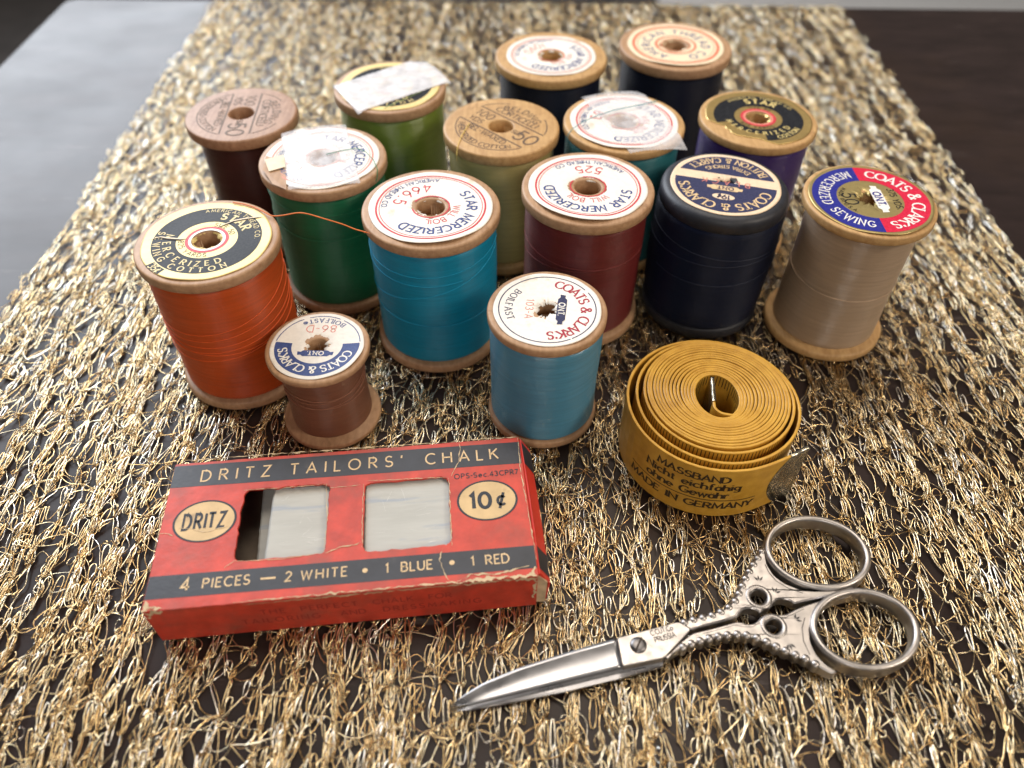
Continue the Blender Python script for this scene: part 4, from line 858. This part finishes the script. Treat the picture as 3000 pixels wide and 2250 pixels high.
# the print starts left of the front: find the running length of two points on the outermost turn
so = np.array([s for s in np.arange(LT-150, LT-6, .25)]); so_p = np.array([tp(s) for s in so])
def s_at(deg):
    a = np.degrees(np.arctan2(so_p[:, 1]-(138.8-tcy), so_p[:, 0]-(54.8-tcx))); k_ = np.abs((a-deg+180) % 360-180); k_[so < LT-75] += 500; return so[k_.argmin()]
sm = s_at(-101); k = TapeInk()
def tline(t, c, z, h, wide, **kw):
    L, tot = layout(t, h, gap=.22, wide=wide, **kw)
    for g, v, f in L: k.put([(c-tot/2+g+x_, z+y_) for x_, y_ in v], f)
kw = dict(weight=.23, contrast=.42, serif=True)
tline('MASSBAND', sm-4.2, 15.1, 2.3, 1.25, **kw); tline('Nicht eichfähig', sm-4.0, 11.7, 2.5, 1.15, **kw); tline('ohne Gewähr', sm-5.0, 8.3, 2.5, 1.15, **kw)
k.put([(s_, z_) for s_ in np.linspace(sm-22, sm+14, 24) for z_ in (7.05, 7.35)], [(2*i, 2*i+2, 2*i+3, 2*i+1) for i in range(23)])
tline('MADE IN GERMANY', sm-4.0, 3.6, 2.4, 1.28, **kw)
# millimetre marks on the turn below and inside the hole
for i in range(190):
    s_ = LT-330+i*1.0; hgt = 3.4 if i % 5 else 6.0; k.put([(s_-.11, TZ1-.3-hgt), (s_+.11, TZ1-.3-hgt), (s_+.11, TZ1-.3), (s_-.11, TZ1-.3)], [(0, 1, 2, 3)])
k.build('tape_print', M['tapeink'], tw, .05)
k = TapeInk()
for i in range(60):
    s_ = 14+i*1.0; hgt = 3.4 if i % 5 else 6.5; k.put([(s_-.12, TZ1-.5-hgt), (s_-.12, TZ1-.5), (s_+.12, TZ1-.5), (s_+.12, TZ1-.5-hgt)], [(0, 1, 2, 3)])
k.build('tape_print', M['tapeink'], tw, -.05)
def clip(s0, s1, curve, nm):
    """thin folded metal end: a plate on each side joined round the end"""
    b = MB(); n = 18; m = 12
    for sd in (1, -1):
        k0 = len(b.v)
        for i in range(n+1):
            for j in range(m+1):
                z = lerp(.0, TZ1+.18, j/m); v = j/m*2-1; sa = s0+curve*v*v*(1 if s1 > s0 else -1); s_ = lerp(sa, s1, i/n)
                off = TT/2+.16+.10*(1-((i/n-.5)*2)**2)*(.6+.4*math.cos(v*3)) if sd > 0 else TT/2+.14
                if i == 0: off -= .10
                if sd > 0:                     # pressed leaf: a raised oval with ribs
                    e_ = ((s_-lerp(s0, s1, .55))/2.6)**2+((z-9)/4.2)**2
                    if e_ < 1: off += .30*(1-e_)
                    off += .07*math.sin(z*2.4+s_*1.6)
                p = tp(s_)+tn(s_)*off*sd; b.v.append((p[0], p[1], z))
        for i in range(n):
            for j in range(m):
                q = (k0+i*(m+1)+j, k0+(i+1)*(m+1)+j, k0+(i+1)*(m+1)+j+1, k0+i*(m+1)+j+1); b.f.append(q if sd > 0 else q[::-1])
    N0 = (n+1)*(m+1)
    for j in range(m): b.f.append((n*(m+1)+j, N0+n*(m+1)+j, N0+n*(m+1)+j+1, n*(m+1)+j+1))
    for i in range(n): b.f.append((i*(m+1)+m, (i+1)*(m+1)+m, N0+(i+1)*(m+1)+m, N0+i*(m+1)+m))
    return b.build(nm, M['tipmetal'], tm, True)
clip(LT-10.5, LT+.0, 4.5, 'metal_tip'); clip(9.0, 0.0, 0.0, 'metal_clip')
# ------------------------------------------------------------------ scissors
def steel(name, c, rough, bs=.25, st=(1, 1, 1)):
    m, n, l, b = new_mat(name); v = coords(n, l, st); f = noise(n, l, v, 320, 6, .65)
    l.new(ramp(n, l, f, [(.3, mul(c, .88)), (.7, c)]), b.inputs['Base Color']); b.inputs['Metallic'].default_value = 1
    rr = n.new('ShaderNodeMapRange'); l.new(noise(n, l, v, 500, 5), rr.inputs[0]); rr.inputs[1].default_value = .3; rr.inputs[2].default_value = .7; rr.inputs[3].default_value = rough*.8; rr.inputs[4].default_value = rough*1.35; l.new(rr.outputs[0], b.inputs['Roughness'])
    bump(n, l, noise(n, l, v, 900, 4), bs, .00008, b); return m
M['nickel'] = steel('worn_nickel', (.47, .44, .42), .36); M['blade'] = steel('ground_steel', (.42, .42, .44), .28, .0, (.3, .3, .3)); M['screw'] = steel('dark_screw_steel', (.20, .19, .19), .35)
SZ = 4.2
def zs(x, y, z=SZ): p = px(1250+x/1.4747, 1450+y/1.4747, z); return (p[0], p[1])
sa = np.array(zs(1240, 600)); sx = empty('scissors', 'small ornate steel scissors lying closed on the runner', 'scissors', (sa[0], sa[1], 0))
L2 = lambda pts, z=SZ: [tuple(np.array(zs(x, y, z))-sa) for x, y in pts]
def dens(pts, step=.5):
    P_ = np.array(pts); out = []
    for i in range(len(P_)):
        a, c = P_[i], P_[(i+1) % len(P_)]; m = max(1, int(np.linalg.norm(c-a)/step)); out += [a+(c-a)*j/m for j in range(m)]
    return np.array(out)
def smooth(P_, it=2):
    P_ = np.array(P_)
    for _ in range(it): P_ = (np.roll(P_, 1, 0)+2*P_+np.roll(P_, -1, 0))/4
    return P_
def ellipse(cx, cy, rx, ry, tilt, n=64):
    t = R_(tilt); return [(cx+rx*math.cos(a)*math.cos(t)-ry*math.sin(a)*math.sin(t), cy+rx*math.cos(a)*math.sin(t)+ry*math.sin(a)*math.cos(t)) for a in np.linspace(0, 2*math.pi, n+1)[:-1]]
def bow(name, cx, cy, rx, ry, tilt, parent):
    C = np.array(L2(ellipse(cx, cy, rx, ry, tilt, 80), 3.2)); n = len(C); b = MB(); T_ = np.roll(C, -1, 0)-np.roll(C, 1, 0); T_ /= np.linalg.norm(T_, axis=1, keepdims=True); Nn = np.c_[T_[:, 1], -T_[:, 0]]
    sec = [(.92*math.copysign(abs(math.cos(a))**.6, math.cos(a)), 2.45*math.copysign(abs(math.sin(a))**.6, math.sin(a))) for a in np.linspace(0, 2*math.pi, 21)[:-1]]; m = len(sec)
    for i in range(n):
        for q, z in sec: p = C[i]+Nn[i]*q; b.v.append((p[0], p[1], 2.75+z))
    for i in range(n):
        for k_ in range(m): b.f.append((i*m+k_, i*m+(k_+1) % m, ((i+1) % n)*m+(k_+1) % m, ((i+1) % n)*m+k_))
    return b.build(name, M['nickel'], parent, True)
circ = lambda cx, cy, r, n=28: [(cx+r*math.cos(a), cy+r*.86*math.sin(a)) for a in np.linspace(0, 2*math.pi, n+1)[:-1]]
up_top = [(1092, 550), (1160, 532), (1230, 515), (1290, 492), (1328, 458), (1348, 418), (1372, 362), (1400, 310), (1428, 268), (1452, 225), (1475, 190)]
up_in = [(1462, 250), (1472, 300), (1500, 345), (1545, 380), (1600, 402), (1670, 414), (1750, 412), (1840, 385)]
up_bot = [(1850, 398), (1790, 424), (1700, 443), (1620, 460), (1588, 470), (1572, 455), (1545, 446), (1515, 449), (1494, 466), (1486, 490), (1470, 487), (1452, 494), (1444, 512), (1430, 498), (1402, 487), (1370, 491), (1350, 508), (1346, 526), (1300, 540), (1225, 558), (1140, 582)]
lo_top = [(1148, 596), (1240, 574), (1330, 549), (1352, 545), (1372, 554), (1400, 558), (1428, 548), (1442, 528), (1462, 516), (1486, 512), (1498, 510), (1525, 518), (1560, 512), (1586, 496), (1640, 474), (1720, 449), (1800, 428), (1870, 416)]
lo_in = [(1850, 432), (1760, 455), (1700, 492), (1668, 530), (1655, 580), (1660, 635), (1685, 690), (1730, 735), (1780, 765)]
lo_bot = [(1760, 775), (1700, 745), (1645, 712), (1585, 690), (1520, 662), (1460, 632), (1400, 610), (1330, 604), (1250, 616), (1160, 640), (1092, 668), (1030, 710), (1060, 672), (1100, 632)]
for nm, lp, ey, bw_ in (('upper_handle', up_top+up_in+up_bot, (1435, 440), (1682, 262, 219, 143, 14)), ('lower_handle', lo_top+lo_in+lo_bot, (1500, 567), (1886, 592, 224, 162, 12))):
    O_ = smooth(dens(L2(lp), .45), 2); H_ = np.array(L2(circ(ey[0], ey[1], 37)))
    b = MB(); b.prism([O_, H_], .9, SZ, .32); hd = b.build('handle', M['nickel'], sx); hd['label'] = nm.replace('_', ' ')+' with beaded edge and pierced eyelet'
    bow('finger_bow', *bw_, hd)
    c0 = np.array(L2([ey])[0]); r1 = np.linalg.norm(np.array(L2([(ey[0]+37, ey[1])])[0])-c0); b = MB()
    b.lathe([(r1-.1, SZ-1.6), (r1-.05, SZ-.1), (r1+.15, SZ+.14), (r1+.5, SZ+.20), (r1+.95, SZ+.16), (r1+1.15, SZ-.05), (r1+1.15, SZ-.4)], 40); er = b.build('eyelet_rim', M['nickel'], hd, True); er.location = (c0[0]*MM, c0[1]*MM, 0)
    k = Ink()
    for q in range(30):
        a = q*2*math.pi/30; k.path([(c0[0]+(r1+.55)*math.cos(a), c0[1]+(r1+.55)*math.sin(a)), (c0[0]+(r1+.95)*math.cos(a), c0[1]+(r1+.95)*math.sin(a))], .10)
    k.build('eyelet_engraving', M['steel_mark'], hd, lambda x, y, d: (x, y, SZ+.17+d), .05)
    edge = dens(L2(up_top[:-1] if nm[0] == 'u' else lo_bot[1:11]), .2)[:-8]; P_ = edge
    P_ = P_[:np.argmax(np.linalg.norm(np.diff(P_, axis=0), axis=1) > 3) or None] if 0 else P_
    src = np.array(L2(up_top[:-1] if nm[0] == 'u' else lo_bot[1:11])); sg = np.r_[0, np.cumsum(np.linalg.norm(np.diff(src, axis=0), axis=1))]; b = MB(); nb = int(sg[-1]/2.25)
    inw = 1 if nm[0] == 'u' else 1
    for q in range(nb):
        s_ = (q+.5)*sg[-1]/nb; p = np.array((np.interp(s_, sg, src[:, 0]), np.interp(s_, sg, src[:, 1]))); p2 = np.array((np.interp(s_+.3, sg, src[:, 0]), np.interp(s_+.3, sg, src[:, 1]))); t_ = (p2-p)/max(np.linalg.norm(p2-p), 1e-6); n_ = np.array((t_[1], -t_[0])); p = p+n_*.3
        pr_ = [(.02, 1.0), (.35, .92), (.62, .6), (.74, .2), (.76, -.3), (.76, -2.6), (.6, -3.0)]; k0 = len(b.v)
        for i in range(12):
            a = i*math.pi/6
            for r_, z_ in pr_: b.v.append((p[0]+r_*1.38*math.cos(a), p[1]+r_*1.38*math.sin(a), SZ-.45+z_*.85))
        for i in range(12):
            for j in range(len(pr_)-1): i2 = (i+1) % 12; mm = len(pr_); b.f.append((k0+i*mm+j, k0+i*mm+j+1, k0+i2*mm+j+1, k0+i2*mm+j))
    b.build('beading', M['nickel'], hd, True)
    k = Ink()                                  # engraved lines and leaf sprigs
    if nm[0] == 'u':
        k.path(L2([(1462, 300), (1478, 335), (1510, 372), (1560, 402), (1625, 424)]), .2); k.path(L2([(1190, 562), (1270, 541), (1332, 521), (1352, 494), (1390, 478), (1430, 488)]), .12)
        spr = (((1437, 374), 90), ((1504, 425), 60))
    else:
        k.path(L2([(1634, 530), (1622, 575), (1628, 630), (1655, 690)]), .2); k.path(L2([(1190, 600), (1270, 580), (1330, 562), (1370, 570), (1410, 570), (1440, 552)]), .12); k.path(L2([(1500, 528), (1550, 530), (1590, 512), (1630, 492)]), .12)
        spr = (((1566, 640), -80), ((1590, 540), 30))
    for (cx, cy), a in spr:
        p = np.array(L2([(cx, cy)])[0])
        for da in (-40, 0, 40):
            d = np.array((math.cos(R_(a+da)), math.sin(R_(a+da)))); q = np.array((-d[1], d[0])); k.poly([tuple(p+d*.25), tuple(p+d*.9+q*.28), tuple(p+d*1.8), tuple(p+d*.9-q*.28)][::-1])
    k.build('engraving', M['steel_mark'], hd, lambda x, y, d: (x, y, SZ+d), .03)
# lettered blade: flat ricasso, then a hollow ground blade
b = MB(); b.prism([smooth(dens(L2([(822, 619), (960, 583), (1088, 549), (1142, 582), (1026, 706), (846, 742)]), .6), 1)], 2.0, SZ+.25, .18); ric = b.build('blade', M['nickel'], sx); ric['label'] = 'front blade with maker lettering'
Ue = [(97, 910), (160, 864), (240, 816), (400, 747), (600, 682), (824, 619)]; Le = [(97, 911), (200, 893), (400, 846), (600, 797), (846, 738)]; De = [(97, 912), (200, 903), (400, 868), (600, 827), (846, 768), (1030, 718)]
def loft(A, B, n, za, zb, zd):
    A = np.array(L2(A)); B = np.array(L2(B)); f = lambda Q: (lambda s: np.c_[np.interp(np.linspace(0, s[-1], n), s, Q[:, 0]), np.interp(np.linspace(0, s[-1], n), s, Q[:, 1])])(np.r_[0, np.cumsum(np.linalg.norm(np.diff(Q, axis=0), axis=1))])
    A, B = f(A), f(B); b = MB(); m = 9
    for i in range(n):
        tz = min(1, i/(n*.25))
        for j in range(m):
            u = j/(m-1); p = A[i]*(1-u)+B[i]*u; b.v.append((p[0], p[1], lerp(za, zb, u)-.35*math.sin(math.pi*u)*tz-(1-tz)*.4))
        b.v.append((B[i][0], B[i][1], zd)); b.v.append((A[i][0], A[i][1], zd))
    m += 2
    for i in range(n-1):
        for j in range(m): b.f.append((i*m+j, i*m+(j+1) % m, (i+1)*m+(j+1) % m, (i+1)*m+j))
    b.f += [tuple(range(m))[::-1], tuple((n-1)*m+j for j in range(m))]; return b
o = loft(Ue, Le, 40, SZ+.1, SZ-.75, 2.1).build('ground_face', M['blade'], ric, False)
for p_ in o.data.polygons: p_.use_smooth = abs(p_.normal.z) > .6
o = loft([(97, 909), (200, 880), (400, 828), (600, 775), (846, 715), (1030, 690)], De, 40, 2.0, 1.2, .5).build('blade', M['blade'], sx, False); o['label'] = 'rear blade showing as a bright strip under the front one'
c0 = L2([(914, 651)])[0]; b = MB(); rs = 1.95; b.lathe([(0.001, .62), (rs*.6, .58), (rs*.88, .40), (rs, .1), (rs, -.3)], 40); s0 = b.build('screw', M['screw'], sx, True); s0.location = (c0[0]*MM, c0[1]*MM, (SZ+.25)*MM)
b = MB(); a = R_(62); d = np.array((math.cos(a), math.sin(a))); q = np.array((-d[1], d[0])); b.prism([[tuple(-d*rs*.93-q*.22), tuple(d*rs*.93-q*.22), tuple(d*rs*.93+q*.22), tuple(-d*rs*.93+q*.22)]], .3, .645); b.build('screw_slot', M['gap_shade'], s0)  # no recess cut: the slot's shade is the bar's dark colour
k = Ink(); e0 = np.array(L2([(968, 612)])[0]); e1 = np.array(L2([(1068, 584)])[0]); ang = math.degrees(math.atan2(*(e1-e0)[::-1])); g0 = np.array(L2([(985, 640)])[0]); g1 = np.array(L2([(1082, 614)])[0])
k.line_text('C.CUT.Co', *((e0+e1)/2), 1.22, ang, weight=.19, gap=.14, wide=.82); k.line_text('PRUSSIA', *((g0+g1)/2), 1.22, ang, weight=.19, gap=.14, wide=.9)
k.build('stamped_lettering', M['steel_mark'], ric, lambda x, y, d: (x, y, SZ+.25+d), .03)
